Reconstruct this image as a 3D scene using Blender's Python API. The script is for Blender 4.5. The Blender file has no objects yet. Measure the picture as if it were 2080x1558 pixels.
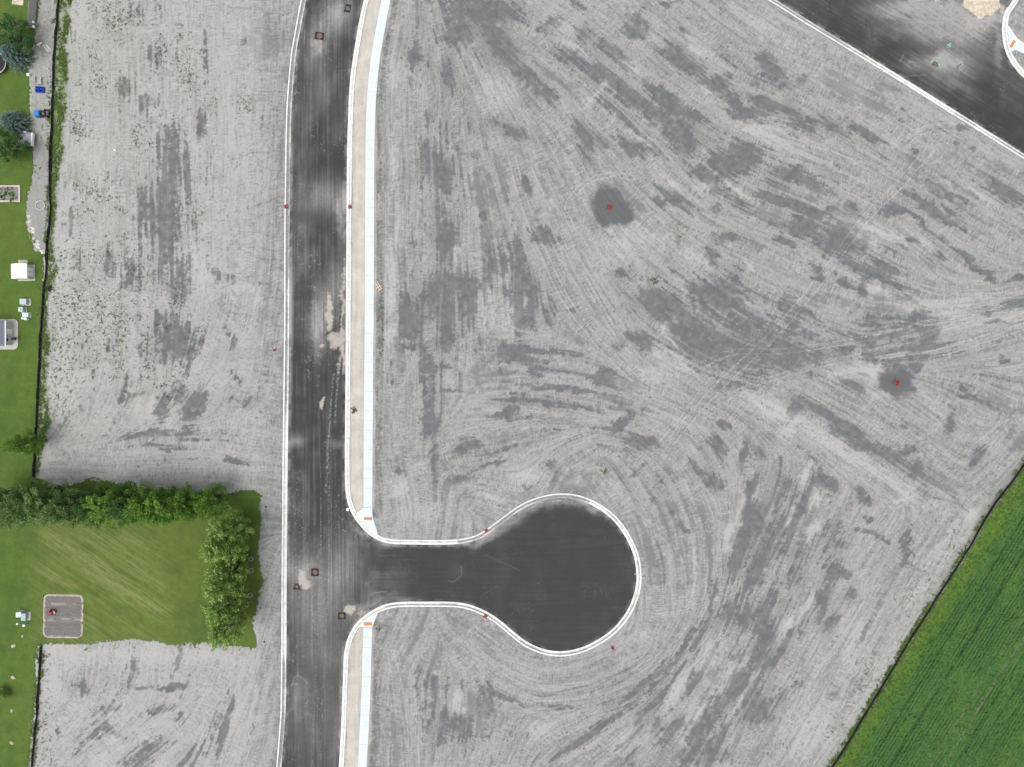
import bpy, math, random
import numpy as np
from mathutils import Vector, Matrix

# ------------------------------------------------------------------ camera, light
S = 13.0                      # photograph pixels per metre on the ground (2080 wide)
H = 107.0                     # camera height
scn = bpy.context.scene
COL = scn.collection
cam_d = bpy.data.cameras.new("camera")
cam_d.sensor_width = 36.0
cam_d.lens = 36.0 * H / (2080.0 / S)
cam_d.clip_end = 3000.0
cam_d.clip_start = 0.5
cam = bpy.data.objects.new("camera", cam_d)
cam.location = (0, 0, H)
COL.objects.link(cam)
scn.camera = cam

world = bpy.data.worlds.new("World")
scn.world = world
world.use_nodes = True
wn = world.node_tree
bg = wn.nodes["Background"]
sky = wn.nodes.new("ShaderNodeTexSky")
sky.sky_type = 'NISHITA'
sky.sun_disc = False
SUN_EL, SUN_AZ = math.radians(70), math.radians(215)      # azimuth clockwise from north (+y)
sky.sun_elevation = SUN_EL
sky.sun_rotation = SUN_AZ
sky.air_density = 1.0
sky.dust_density = 6.0
sky.ozone_density = 0.6
hsv = wn.nodes.new("ShaderNodeHueSaturation")     # overcast: the cloud deck takes most of the blue out
hsv.inputs["Saturation"].default_value = 0.22
wn.links.new(sky.outputs[0], hsv.inputs["Color"])
wn.links.new(hsv.outputs[0], bg.inputs[0])
bg.inputs[1].default_value = 0.15

sun_d = bpy.data.lights.new("sun", 'SUN')
sun_d.energy = 0.55
sun_d.angle = math.radians(40)
sun_d.color = (1.0, 0.985, 0.95)
sun = bpy.data.objects.new("sun", sun_d)
sd = Vector((math.sin(SUN_AZ) * math.cos(SUN_EL), math.cos(SUN_AZ) * math.cos(SUN_EL), math.sin(SUN_EL)))
sun.rotation_euler = sd.to_track_quat('Z', 'Y').to_euler()
sun.location = sd * 120
COL.objects.link(sun)

scn.view_settings.view_transform = 'Standard'
scn.view_settings.look = 'None'
scn.view_settings.exposure = 0.70
scn.view_settings.gamma = 1.0
scn.render.engine = 'CYCLES'
scn.cycles.max_bounces = 5
scn.cycles.diffuse_bounces = 3

rng = np.random.default_rng(7)
random.seed(7)
GZ = 0.15                     # level of the finished soil

def W(px, py):
    return ((px - 1040.0) / S, (779.0 - py) / S)

def P(px, py, z=GZ):
    """world point at height z that stands at photograph position (px, py)"""
    k = (H - z) / H
    return ((px - 1040.0) / S * k, (779.0 - py) / S * k)

# ------------------------------------------------------------------ object helpers
def tag(o, label=None, cat=None, group=None, kind=None):
    if label: o['label'] = label
    if cat: o['category'] = cat
    if group: o['group'] = group
    if kind: o['kind'] = kind
    return o

def empty(name, loc, label, cat, group=None, rz=0.0):
    o = bpy.data.objects.new(name, None)
    o.empty_display_size = 0.3
    o.location = loc
    o.rotation_euler = (0, 0, rz)
    COL.objects.link(o)
    return tag(o, label, cat, group)

def np_mesh(name, verts, faces4, mat, smooth=False, parent=None, attrs=None):
    """fast quad mesh from numpy arrays"""
    me = bpy.data.meshes.new(name)
    nv, nf = len(verts), len(faces4)
    me.vertices.add(nv)
    me.vertices.foreach_set("co", np.ascontiguousarray(verts, dtype=np.float32).ravel())
    k = faces4.shape[1]
    me.loops.add(nf * k)
    me.loops.foreach_set("vertex_index", np.ascontiguousarray(faces4, dtype=np.int32).ravel())
    me.polygons.add(nf)
    me.polygons.foreach_set("loop_start", np.arange(0, nf * k, k, dtype=np.int32))
    me.update(calc_edges=True)
    if smooth:
        me.polygons.foreach_set("use_smooth", np.ones(nf, dtype=bool))
    if attrs:
        for an, arr in attrs.items():
            a = me.attributes.new(an, 'FLOAT_COLOR', 'POINT')
            buf = np.ones((nv, 4), dtype=np.float32)
            buf[:, :arr.shape[1]] = arr
            a.data.foreach_set("color", buf.ravel())
    me.materials.append(mat)
    o = bpy.data.objects.new(name, me)
    COL.objects.link(o)
    if parent: o.parent = parent
    return o

class MB:
    """collects simple solids into one mesh"""
    def __init__(s):
        s.v = []; s.f = []
    def add(s, vs, fs, M=None):
        b = len(s.v)
        for p in vs:
            p = Vector(p)
            s.v.append(tuple(M @ p) if M is not None else tuple(p))
        s.f += [[b + i for i in f] for f in fs]
        return s
    def box(s, c, d, rz=0.0, M=None, taper=1.0, bev=0.0):
        x, y, z = d[0] / 2, d[1] / 2, d[2] / 2
        R = Matrix.Translation(c) @ Matrix.Rotation(rz, 4, 'Z')
        if M is not None: R = M @ R
        if bev <= 0:
            t = taper
            vs = [(-x, -y, -z), (x, -y, -z), (x, y, -z), (-x, y, -z), (-x*t, -y*t, z), (x*t, -y*t, z), (x*t, y*t, z), (-x*t, y*t, z)]
            fs = [(0, 3, 2, 1), (4, 5, 6, 7), (0, 1, 5, 4), (1, 2, 6, 5), (2, 3, 7, 6), (3, 0, 4, 7)]
        else:
            b = min(bev, x * .9, y * .9, z * .9); t = taper
            def ring(ix, iy, zz):
                return [(-ix + b, -iy, zz), (ix - b, -iy, zz), (ix, -iy + b, zz), (ix, iy - b, zz), (ix - b, iy, zz), (-ix + b, iy, zz), (-ix, iy - b, zz), (-ix, -iy + b, zz)]
            vs = ring(x, y, -z) + ring(x*t, y*t, z - b) + ring(x*t - b * .7, y*t - b * .7, z)
            fs = [tuple(range(7, -1, -1)), tuple(range(16, 24))]
            for k in (0, 8):
                for i in range(8):
                    j = (i + 1) % 8
                    fs.append((k + i, k + j, k + 8 + j, k + 8 + i))
        return s.add(vs, fs, R)
    def cyl(s, p0, p1, r0, r1=None, n=12, caps=True):
        r1 = r0 if r1 is None else r1
        p0 = Vector(p0); p1 = Vector(p1); d = p1 - p0
        q = d.to_track_quat('Z', 'Y').to_matrix()
        vs = []
        for p, r in ((p0, r0), (p1, r1)):
            for i in range(n):
                a = 2 * math.pi * i / n
                vs.append(p + q @ Vector((r * math.cos(a), r * math.sin(a), 0)))
        fs = [(i, (i + 1) % n, n + (i + 1) % n, n + i) for i in range(n)]
        if caps: fs += [tuple(range(n - 1, -1, -1)), tuple(range(n, 2 * n))]
        return s.add(vs, fs)
    def tube(s, pts, r, n=8):
        for a, b in zip(pts[:-1], pts[1:]):
            s.cyl(a, b, r, r, n)
        return s
    def torus(s, c, R, r, n=24, m=8, squash=1.0, M=None):
        vs = []; fs = []
        for i in range(n):
            a = 2 * math.pi * i / n
            for j in range(m):
                b = 2 * math.pi * j / m
                vs.append(((R + r * math.cos(b)) * math.cos(a), (R + r * math.cos(b)) * math.sin(a), r * squash * math.sin(b)))
        for i in range(n):
            for j in range(m):
                fs.append((i * m + j, ((i + 1) % n) * m + j, ((i + 1) % n) * m + (j + 1) % m, i * m + (j + 1) % m))
        T = Matrix.Translation(c)
        if M is not None: T = T @ M
        return s.add(vs, fs, T)
    def dome(s, c, rx, ry, rz, n=16, m=6, low=0.0, jit=0.0, rnd=None):
        vs = []; fs = []
        for j in range(m):
            t = low + (math.pi / 2 - low) * j / m
            for i in range(n):
                a = 2 * math.pi * i / n
                k = 1.0 + (rnd.uniform(-jit, jit) if rnd else 0)
                vs.append((c[0] + rx * k * math.cos(t) * math.cos(a), c[1] + ry * k * math.cos(t) * math.sin(a), c[2] + rz * k * math.sin(t)))
        vs.append((c[0], c[1], c[2] + rz))
        for j in range(m - 1):
            for i in range(n):
                fs.append((j * n + i, j * n + (i + 1) % n, (j + 1) * n + (i + 1) % n, (j + 1) * n + i))
        for i in range(n):
            fs.append(((m - 1) * n + i, (m - 1) * n + (i + 1) % n, m * n))
        fs.append(tuple(range(n - 1, -1, -1)))
        return s.add(vs, fs)
    def prism(s, poly, z0, z1):
        n = len(poly)
        vs = [(x, y, z0) for x, y in poly] + [(x, y, z1) for x, y in poly]
        fs = [tuple(range(n - 1, -1, -1)), tuple(range(n, 2 * n))] + [(i, (i + 1) % n, n + (i + 1) % n, n + i) for i in range(n)]
        return s.add(vs, fs)
    def build(s, name, mat, parent=None, smooth=False):
        me = bpy.data.meshes.new(name)
        me.from_pydata(s.v, [], s.f)
        me.validate(clean_customdata=False)
        me.update()
        if smooth:
            for p in me.polygons: p.use_smooth = True
        me.materials.append(mat)
        o = bpy.data.objects.new(name, me)
        COL.objects.link(o)
        if parent: o.parent = parent
        return o

# ------------------------------------------------------------------ materials
def srgb(r, g, b):
    f = lambda c: (c / 255 / 12.92) if c / 255 <= 0.04045 else ((c / 255 + 0.055) / 1.055) ** 2.4
    return (f(r), f(g), f(b))

def new_mat(name):
    m = bpy.data.materials.new(name)
    m.use_nodes = True
    nt = m.node_tree
    b = nt.nodes["Principled BSDF"]
    b.inputs["Roughness"].default_value = 0.9
    try: b.inputs["Specular IOR Level"].default_value = 0.25
    except KeyError: pass
    return m, nt, b

def N(nt, kind, **kw):
    n = nt.nodes.new(kind)
    for k, v in kw.items():
        setattr(n, k, v)
    return n

def mixc(nt, fac, a, b, blend='MIX'):
    n = nt.nodes.new("ShaderNodeMix"); n.data_type = 'RGBA'; n.blend_type = blend
    for sock, v in ((n.inputs[0], fac), (n.inputs[6], a), (n.inputs[7], b)):
        if isinstance(v, (int, float)): sock.default_value = v
        elif isinstance(v, tuple): sock.default_value = (*v, 1) if len(v) == 3 else v
        else: nt.links.new(v, sock)
    return n.outputs[2]

def mth(nt, op, a, b=None, c=None, clamp=False):
    n = nt.nodes.new("ShaderNodeMath"); n.operation = op; n.use_clamp = clamp
    for i, v in enumerate((a, b, c)):
        if v is None: continue
        if isinstance(v, (int, float)): n.inputs[i].default_value = v
        else: nt.links.new(v, n.inputs[i])
    return n.outputs[0]

def noise(nt, scale, detail=3.0, rough=0.55, vec=None, dist=0.0):
    n = nt.nodes.new("ShaderNodeTexNoise")
    n.inputs["Scale"].default_value = scale
    n.inputs["Detail"].default_value = detail
    n.inputs["Roughness"].default_value = rough
    n.inputs["Distortion"].default_value = dist
    if vec is None:
        tc = nt.nodes.new("ShaderNodeTexCoord"); vec = tc.outputs["Object"]
    nt.links.new(vec, n.inputs["Vector"])
    return n.outputs["Fac"]

def ramp(nt, fac, lo, hi, a=0.0, b=1.0):
    n = nt.nodes.new("ShaderNodeMapRange")
    n.inputs["From Min"].default_value = lo; n.inputs["From Max"].default_value = hi
    n.inputs["To Min"].default_value = a; n.inputs["To Max"].default_value = b
    nt.links.new(fac, n.inputs["Value"])
    return n.outputs["Result"]

def attr(nt, name):
    a = nt.nodes.new("ShaderNodeAttribute"); a.attribute_name = name
    s = nt.nodes.new("ShaderNodeSeparateColor")
    nt.links.new(a.outputs["Color"], s.inputs[0])
    return s.outputs[0], s.outputs[1], s.outputs[2], a.outputs["Alpha"]

def plain(name, col, rough=0.7, var=0.12, scale=6.0, metal=0.0, bump=0.0):
    m, nt, b = new_mat(name)
    f = noise(nt, scale, 4.0)
    dark = tuple(c * (1 - var * 1.6) for c in col); lite = tuple(min(1, c * (1 + var * 1.2)) for c in col)
    c = mixc(nt, ramp(nt, f, 0.3, 0.7), dark, lite)
    nt.links.new(c, b.inputs["Base Color"])
    b.inputs["Roughness"].default_value = rough
    b.inputs["Metallic"].default_value = metal
    if bump:
        bp = N(nt, "ShaderNodeBump"); bp.inputs["Strength"].default_value = bump
        bp.inputs["Distance"].default_value = 0.02
        nt.links.new(noise(nt, scale * 6, 3.0), bp.inputs["Height"])
        nt.links.new(bp.outputs[0], b.inputs["Normal"])
    return m

# soil: attribute m = (tone, wet, tan), n = (green film, gravel, speck)
m_soil, nt, b = new_mat("soil")
tone, wet, tan_, _ = attr(nt, "m")
film, gravel, speck, _ = attr(nt, "n")
fine = noise(nt, 9.0, 5.0, 0.7)
huge = noise(nt, 0.05, 3.0)
base = mixc(nt, tone, (0.066, 0.068, 0.069), (0.298, 0.298, 0.289))
base = mixc(nt, ramp(nt, fine, 0.25, 0.75, 0.0, 0.30), base, (0.20, 0.20, 0.198))
damp = mixc(nt, ramp(nt, huge, 0.4, 0.6), (0.080, 0.084, 0.090), (0.077, 0.082, 0.081))
damp = mixc(nt, ramp(nt, fine, 0.3, 0.7, 0, 0.5), damp, (0.100, 0.103, 0.106))
base = mixc(nt, wet, base, damp)
tcol = mixc(nt, ramp(nt, noise(nt, 0.5, 5.0), 0.3, 0.7), (0.33, 0.302, 0.266), (0.42, 0.390, 0.350))
tcol = mixc(nt, ramp(nt, noise(nt, 4.0, 4.0), 0.58, 0.75, 0, .35), tcol, (0.27, 0.245, 0.215))
base = mixc(nt, tan_, base, tcol)
gcol = mixc(nt, ramp(nt, noise(nt, 14.0, 3.0, 0.7), 0.35, 0.65), (0.15, 0.15, 0.152), (0.26, 0.26, 0.262))
base = mixc(nt, gravel, base, gcol)
base = mixc(nt, film, base, (0.115, 0.150, 0.055))
base = mixc(nt, speck, base, (0.06, 0.06, 0.058))
nt.links.new(base, b.inputs["Base Color"])
nt.links.new(ramp(nt, wet, 0, 1, 0.95, 0.75), b.inputs["Roughness"])
bp = N(nt, "ShaderNodeBump"); bp.inputs["Strength"].default_value = 1.0; bp.inputs["Distance"].default_value = 0.05
nt.links.new(noise(nt, 5.0, 6.0, 0.7), bp.inputs["Height"]); nt.links.new(bp.outputs[0], b.inputs["Normal"])

# asphalt: attribute m = (dust, tan, speck)
m_asph, nt, b = new_mat("asphalt")
dust, tan_, speck, _ = attr(nt, "m")
fine = noise(nt, 16.0, 4.0, 0.7)
base = mixc(nt, ramp(nt, fine, 0.3, 0.7), (0.018, 0.0185, 0.0195), (0.029, 0.0295, 0.0305))
base = mixc(nt, dust, base, (0.215, 0.213, 0.208))
tcol = mixc(nt, ramp(nt, noise(nt, 2.0, 4.0), 0.35, 0.65), (0.29, 0.262, 0.232), (0.36, 0.33, 0.298))
base = mixc(nt, tan_, base, tcol)
base = mixc(nt, speck, base, (0.38, 0.37, 0.36))
nt.links.new(base, b.inputs["Base Color"])
b.inputs["Roughness"].default_value = 0.85

# grass: m = (yellow, dark green with painted tree shade, pale stripe)
m_grass, nt, b = new_mat("lawn_grass")
yel, lush_shade, pale, _ = attr(nt, "m")
fine = noise(nt, 10.0, 5.0, 0.75)
mid = noise(nt, 0.9, 4.0, 0.6)
base = mixc(nt, yel, (0.060, 0.118, 0.013), (0.100, 0.126, 0.020))
base = mixc(nt, ramp(nt, mid, 0.35, 0.65, 0, 0.6), base, (0.044, 0.072, 0.013))
base = mixc(nt, ramp(nt, noise(nt, 3.2, 5.0, 0.7), 0.42, 0.68, 0, 0.5), base, (0.095, 0.125, 0.032))
base = mixc(nt, lush_shade, base, (0.028, 0.062, 0.013))
base = mixc(nt, pale, base, (0.22, 0.225, 0.095))
base = mixc(nt, ramp(nt, fine, 0.3, 0.75, 0, 0.55), base, (0.030, 0.055, 0.008))
nt.links.new(base, b.inputs["Base Color"])
bp = N(nt, "ShaderNodeBump"); bp.inputs["Strength"].default_value = 0.8; bp.inputs["Distance"].default_value = 0.05
nt.links.new(noise(nt, 12.0, 5.0, 0.7), bp.inputs["Height"]); nt.links.new(bp.outputs[0], b.inputs["Normal"])

# crop
m_crop, nt, b = new_mat("crop_leaves")
edge, furrow, bare, _ = attr(nt, "m")
fine = noise(nt, 8.0, 5.0, 0.75)
base = mixc(nt, ramp(nt, noise(nt, 0.25, 4.0), 0.35, 0.65), (0.042, 0.112, 0.028), (0.066, 0.136, 0.026))
base = mixc(nt, ramp(nt, fine, 0.3, 0.72, 0, 0.45), base, (0.022, 0.062, 0.018))
base = mixc(nt, furrow, base, (0.013, 0.042, 0.014))
base = mixc(nt, edge, base, (0.070, 0.118, 0.012))
base = mixc(nt, bare, base, (0.13, 0.115, 0.09))
nt.links.new(base, b.inputs["Base Color"])

# curb concrete: m = (dirt, -, -)
m_curb, nt, b = new_mat("curb_concrete")
dirt, shade, _, _ = attr(nt, "m")
f = noise(nt, 3.0, 5.0, 0.65)
base = mixc(nt, ramp(nt, f, 0.3, 0.7), (0.43, 0.43, 0.415), (0.60, 0.60, 0.585))
base = mixc(nt, dirt, base, mixc(nt, ramp(nt, noise(nt, 6.0, 4.0), 0.4, 0.6), (0.10, 0.10, 0.10), (0.20, 0.195, 0.19)))
nt.links.new(base, b.inputs["Base Color"])

def concrete(name, lo, hi, stain=(0.5, 0.5, 0.48)):
    m, nt, b = new_mat(name)
    c = mixc(nt, ramp(nt, noise(nt, 0.8, 5.0), 0.35, 0.65), lo, hi)
    c = mixc(nt, ramp(nt, noise(nt, 7.0, 5.0, 0.7), 0.62, 0.75, 0, 0.5), c, stain)
    nt.links.new(c, b.inputs["Base Color"])
    return m
m_walk = concrete("sidewalk_concrete", (0.415, 0.46, 0.49), (0.475, 0.52, 0.545), (0.34, 0.37, 0.385))
m_pad = concrete("pad_concrete", (0.30, 0.29, 0.27), (0.38, 0.37, 0.345), (0.22, 0.21, 0.2))
m_white = plain("white_plastic", (0.72, 0.72, 0.70), 0.5, 0.04)
m_sidew = plain("pale_siding", (0.42, 0.42, 0.44), 0.6, 0.05)
m_roofd = plain("slate_shingle", (0.13, 0.145, 0.18), 0.85, 0.15, 9.0, bump=0.4)
m_teal = plain("pale_teal_steel", (0.40, 0.55, 0.52), 0.5, 0.06)
m_green = plain("dull_green_steel", (0.24, 0.33, 0.32), 0.5, 0.07)
m_gsteel = plain("blue_grey_steel", (0.30, 0.37, 0.40), 0.5, 0.06)
m_black = plain("black_plastic", (0.014, 0.014, 0.016), 0.6, 0.2)
m_fabric = plain("black_geotextile", (0.017, 0.017, 0.019), 0.9, 0.35, 3.0, bump=0.5)
m_wood = plain("weathered_wood", (0.36, 0.35, 0.345), 0.9, 0.25, 8.0, bump=0.5)
m_pine = plain("fresh_lumber", (0.50, 0.37, 0.27), 0.8, 0.15, 8.0)
m_stake = plain("oak_stake", (0.22, 0.17, 0.12), 0.9, 0.2)
m_red = plain("rusty_red_iron", (0.26, 0.035, 0.022), 0.7, 0.35, 14.0)
m_redp = plain("red_paint", (0.27, 0.020, 0.016), 0.45, 0.15, 9.0)
m_orange = plain("orange_cast_iron", (0.42, 0.17, 0.06), 0.8, 0.15, 12.0, bump=0.5)
m_rust = plain("rusted_iron", (0.16, 0.085, 0.05), 0.85, 0.3, 9.0)
m_iron = plain("dark_iron", (0.10, 0.10, 0.098), 0.8, 0.25, 9.0)
m_patch = plain("fresh_asphalt", (0.022, 0.021, 0.021), 0.9, 0.25, 8.0)
m_blue = plain("blue_plastic", (0.015, 0.045, 0.36), 0.45, 0.12)
m_lblue = plain("bright_blue_metal", (0.02, 0.16, 0.48), 0.4, 0.12)
m_rubber = plain("rubber", (0.02, 0.02, 0.02), 0.9, 0.2)
m_metal = plain("galvanised_metal", (0.40, 0.40, 0.43), 0.45, 0.08)
m_rock = plain("tan_fieldstone", (0.42, 0.36, 0.26), 0.95, 0.2, 7.0, bump=0.8)
m_lime = plain("white_limestone", (0.48, 0.46, 0.43), 0.95, 0.15, 7.0, bump=0.8)
m_stone = plain("stone_ring", (0.36, 0.36, 0.36), 0.95, 0.2, 12.0, bump=0.6)
m_sand = plain("tan_sand", (0.40, 0.345, 0.28), 0.95, 0.2, 2.5, bump=0.5)
m_bark = plain("tree_bark", (0.12, 0.095, 0.075), 0.95, 0.3, 8.0, bump=0.8)
m_paintg = plain("green_marking_paint", (0.16, 0.42, 0.30), 0.8, 0.2)
m_pink = plain("pink_marking_paint", (0.50, 0.33, 0.30), 0.8, 0.15)
m_garden = plain("tilled_garden_soil", (0.17, 0.16, 0.155), 0.98, 0.25, 7.0, bump=1.0)
m_edge = plain("dry_garden_edge", (0.34, 0.31, 0.26), 0.98, 0.25, 7.0, bump=0.8)

def leaf_mat(name, a, b_, c_):
    m, nt, b = new_mat(name)
    oi = N(nt, "ShaderNodeAttribute"); oi.attribute_name = "m"
    s = nt.nodes.new("ShaderNodeSeparateColor"); nt.links.new(oi.outputs["Color"], s.inputs[0])
    c = mixc(nt, s.outputs[0], a, b_)
    c = mixc(nt, s.outputs[1], c, c_)
    nt.links.new(c, b.inputs["Base Color"])
    b.inputs["Roughness"].default_value = 0.6
    tr = N(nt, "ShaderNodeBsdfTranslucent"); nt.links.new(c, tr.inputs["Color"])
    mx = N(nt, "ShaderNodeMixShader"); mx.inputs[0].default_value = 0.42
    nt.links.new(b.outputs[0], mx.inputs[1]); nt.links.new(tr.outputs[0], mx.inputs[2])
    nt.links.new(mx.outputs[0], nt.nodes["Material Output"].inputs[0])
    return m
m_leaf_dk = leaf_mat("dark_poplar_leaves", (0.065, 0.140, 0.036), (0.155, 0.245, 0.080), (0.31, 0.40, 0.18))
m_leaf_lt = leaf_mat("bright_tree_leaves", (0.060, 0.150, 0.018), (0.140, 0.260, 0.038), (0.25, 0.38, 0.09))
m_leaf_mp = leaf_mat("maple_leaves", (0.105, 0.215, 0.036), (0.260, 0.390, 0.095), (0.48, 0.60, 0.24))
m_leaf_dd = leaf_mat("deep_green_leaves", (0.036, 0.096, 0.026), (0.074, 0.158, 0.045), (0.12, 0.21, 0.065))
m_leaf_sp = leaf_mat("blue_spruce_needles", (0.095, 0.155, 0.135), (0.19, 0.27, 0.245), (0.26, 0.34, 0.31))
m_weed = leaf_mat("weed_leaves", (0.050, 0.075, 0.022), (0.100, 0.135, 0.040), (0.085, 0.16, 0.035))
m_verge = leaf_mat("verge_grass_blades", (0.050, 0.095, 0.020), (0.095, 0.155, 0.035), (0.16, 0.19, 0.08))
m_dryweed = leaf_mat("dry_weed", (0.11, 0.095, 0.045), (0.17, 0.15, 0.08), (0.11, 0.12, 0.05))
m_cropleaf = leaf_mat("bean_leaves", (0.046, 0.122, 0.028), (0.074, 0.160, 0.034), (0.105, 0.185, 0.035))

# ------------------------------------------------------------------ numpy field tools
XL, XR, YB, YT = -92.0, 92.0, -71.0, 71.0
ST = 0.13
def axis(lo, hi, st, far=420.0):
    core = np.arange(lo, hi + st, st)
    out = []; d = st; p = core[-1]
    while p < far:
        d = min(d * 1.35, 40.0); p += d; out.append(p)
    inn = []; d = st; p = core[0]
    while p > -far:
        d = min(d * 1.35, 40.0); p -= d; inn.append(p)
    return np.concatenate([np.array(inn[::-1]), core, np.array(out)]).astype(np.float32)
GX = axis(XL, XR, ST); GY = axis(YB, YT, ST)
NX, NY = len(GX), len(GY)
PXs = GX * S + 1040.0            # photograph coordinates of columns / rows
PYs = 779.0 - GY * S
X2 = np.broadcast_to(PXs[None, :], (NY, NX)); Y2 = np.broadcast_to(PYs[:, None], (NY, NX))

def vnoise(x, y, seed):
    r = np.random.default_rng(seed)
    L = r.random((256, 256), dtype=np.float32)
    xi = np.floor(x); yi = np.floor(y)
    fx = (x - xi).astype(np.float32); fy = (y - yi).astype(np.float32)
    fx = fx * fx * (3 - 2 * fx); fy = fy * fy * (3 - 2 * fy)
    xi = xi.astype(np.int32) & 255; yi = yi.astype(np.int32) & 255
    x1 = (xi + 1) & 255; y1 = (yi + 1) & 255
    a = L[yi, xi]; b = L[yi, x1]; c = L[y1, xi]; d = L[y1, x1]
    return (a + (b - a) * fx) * (1 - fy) + (c + (d - c) * fx) * fy

def fbm(x, y, seed, octv=3, gain=0.55):
    s = 0; a = 1.0; t = 0
    for k in range(octv):
        s = s + a * vnoise(x * 2 ** k + 17.3 * k, y * 2 ** k + 9.1 * k, seed + k); t += a; a *= gain
    return s / t

def sstep(a, b, x):
    t = np.clip((x - a) / (b - a), 0, 1)
    return t * t * (3 - 2 * t)

FX = fbm(X2 / 26.0, Y2 / 26.0, 11, 3) - 0.5        # warps, in px units later
FY = fbm(X2 / 26.0 + 50, Y2 / 26.0, 21, 3) - 0.5
F8 = fbm(X2 / 8.0, Y2 / 8.0, 31, 3)
F3 = fbm(X2 / 3.0, Y2 / 3.0, 41, 2)
F60 = fbm(X2 / 90.0, Y2 / 90.0, 51, 4)
WX = X2 + FX * 18 + (F8 - .5) * 7; WY = Y2 + FY * 18 + (fbm(X2 / 8.0 + 9, Y2 / 8.0, 37, 2) - .5) * 6

def stamp(F, px, py, rx, ry, ang, s, X=None, Y=None, hard=1.5, mode='max'):
    """soft elliptical patch in photograph px; ang in degrees, y up"""
    R = max(rx, ry) * 2.3 + 22
    i0 = np.searchsorted(PXs, px - R); i1 = np.searchsorted(PXs, px + R)
    j0 = NY - np.searchsorted(PYs[::-1], py + R); j1 = NY - np.searchsorted(PYs[::-1], py - R)
    if i1 <= i0 or j1 <= j0: return
    XX = (WX if X is None else X)[j0:j1, i0:i1] - px; YY = -((WY if Y is None else Y)[j0:j1, i0:i1] - py)
    a = math.radians(ang); ca, sa = math.cos(a), math.sin(a)
    u = (XX * ca + YY * sa) / rx; v = (-XX * sa + YY * ca) / ry
    g = s * np.exp(-((u * u + v * v) ** hard) * 0.69)
    if mode == 'max': F[j0:j1, i0:i1] = np.maximum(F[j0:j1, i0:i1], g)
    elif mode == 'screen': F[j0:j1, i0:i1] = 1 - (1 - F[j0:j1, i0:i1]) * (1 - np.minimum(g, .97))
    else: F[j0:j1, i0:i1] += g

def stroke(F, pts, w, s, mode='add', X=None, Y=None):
    pts = [(float(a), float(b)) for a, b in pts]
    for (ax, ay), (bx, by) in zip(pts[:-1], pts[1:]):
        R = w * 3 + 4
        i0 = np.searchsorted(PXs, min(ax, bx) - R); i1 = np.searchsorted(PXs, max(ax, bx) + R)
        j0 = NY - np.searchsorted(PYs[::-1], max(ay, by) + R); j1 = NY - np.searchsorted(PYs[::-1], min(ay, by) - R)
        if i1 <= i0 or j1 <= j0: continue
        XX = X2[j0:j1, i0:i1] if X is None else X[j0:j1, i0:i1]
        YY = Y2[j0:j1, i0:i1] if Y is None else Y[j0:j1, i0:i1]
        dx, dy = bx - ax, by - ay; L2 = dx * dx + dy * dy + 1e-9
        t = np.clip(((XX - ax) * dx + (YY - ay) * dy) / L2, 0, 1)
        d2 = (XX - ax - t * dx) ** 2 + (YY - ay - t * dy) ** 2
        g = s * np.exp(-d2 / (w * w))
        if s > 0: F[j0:j1, i0:i1] = np.maximum(F[j0:j1, i0:i1], g)
        else: F[j0:j1, i0:i1] = np.minimum(F[j0:j1, i0:i1], g)

def crom(pts, step=8.0):
    """Catmull-Rom through points, resampled about every `step` px"""
    P_ = [np.array(p, float) for p in pts]
    P_ = [2 * P_[0] - P_[1]] + P_ + [2 * P_[-1] - P_[-2]]
    out = []
    for i in range(1, len(P_) - 2):
        p0, p1, p2, p3 = P_[i - 1:i + 3]
        n = max(1, int(np.linalg.norm(p2 - p1) / step))
        for k in range(n):
            t = k / n
            out.append(0.5 * ((2 * p1) + (-p0 + p2) * t + (2 * p0 - 5 * p1 + 4 * p2 - p3) * t * t + (-p0 + 3 * p1 - 3 * p2 + p3) * t ** 3))
    out.append(P_[-2])
    return np.array(out)

def offset(poly, d):
    """offset a px polyline to its left (image coordinates) by d"""
    t = np.gradient(poly, axis=0); t /= np.linalg.norm(t, axis=1)[:, None] + 1e-9
    n = np.stack([t[:, 1], -t[:, 0]], 1)
    return poly + n * d

# coarse signed distance, separable bilinear lookup
def coarse_axis(A):
    core = np.arange(A[0], A[1], 5.0)
    return core
CX = np.concatenate([np.arange(-4500, -260, 60.0), np.arange(-260, 2340, 5.0), np.arange(2340, 6600, 60.0)])
CY = np.concatenate([np.arange(-4800, -260, 60.0), np.arange(-260, 1820, 5.0), np.arange(1820, 6400, 60.0)])
def sdf(poly, closed=True):
    poly = np.asarray(poly, float)
    A = poly; B = np.roll(poly, -1, 0)
    if not closed: A, B = poly[:-1], poly[1:]
    gx, gy = np.meshgrid(CX, CY)
    best = np.full(gx.shape, 1e12); ins = np.zeros(gx.shape, bool)
    for (ax, ay), (bx, by) in zip(A, B):
        dx, dy = bx - ax, by - ay; L2 = dx * dx + dy * dy + 1e-12
        t = np.clip(((gx - ax) * dx + (gy - ay) * dy) / L2, 0, 1)
        best = np.minimum(best, (gx - ax - t * dx) ** 2 + (gy - ay - t * dy) ** 2)
        if closed:
            c = ((ay > gy) != (by > gy))
            with np.errstate(divide='ignore', invalid='ignore'):
                xx = ax + (gy - ay) * dx / (dy if abs(dy) > 1e-9 else 1e-9)
            ins ^= (c & (gx < xx))
    d = np.sqrt(best)
    if closed: d = np.where(ins, -d, d)
    return upsample(d)
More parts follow.
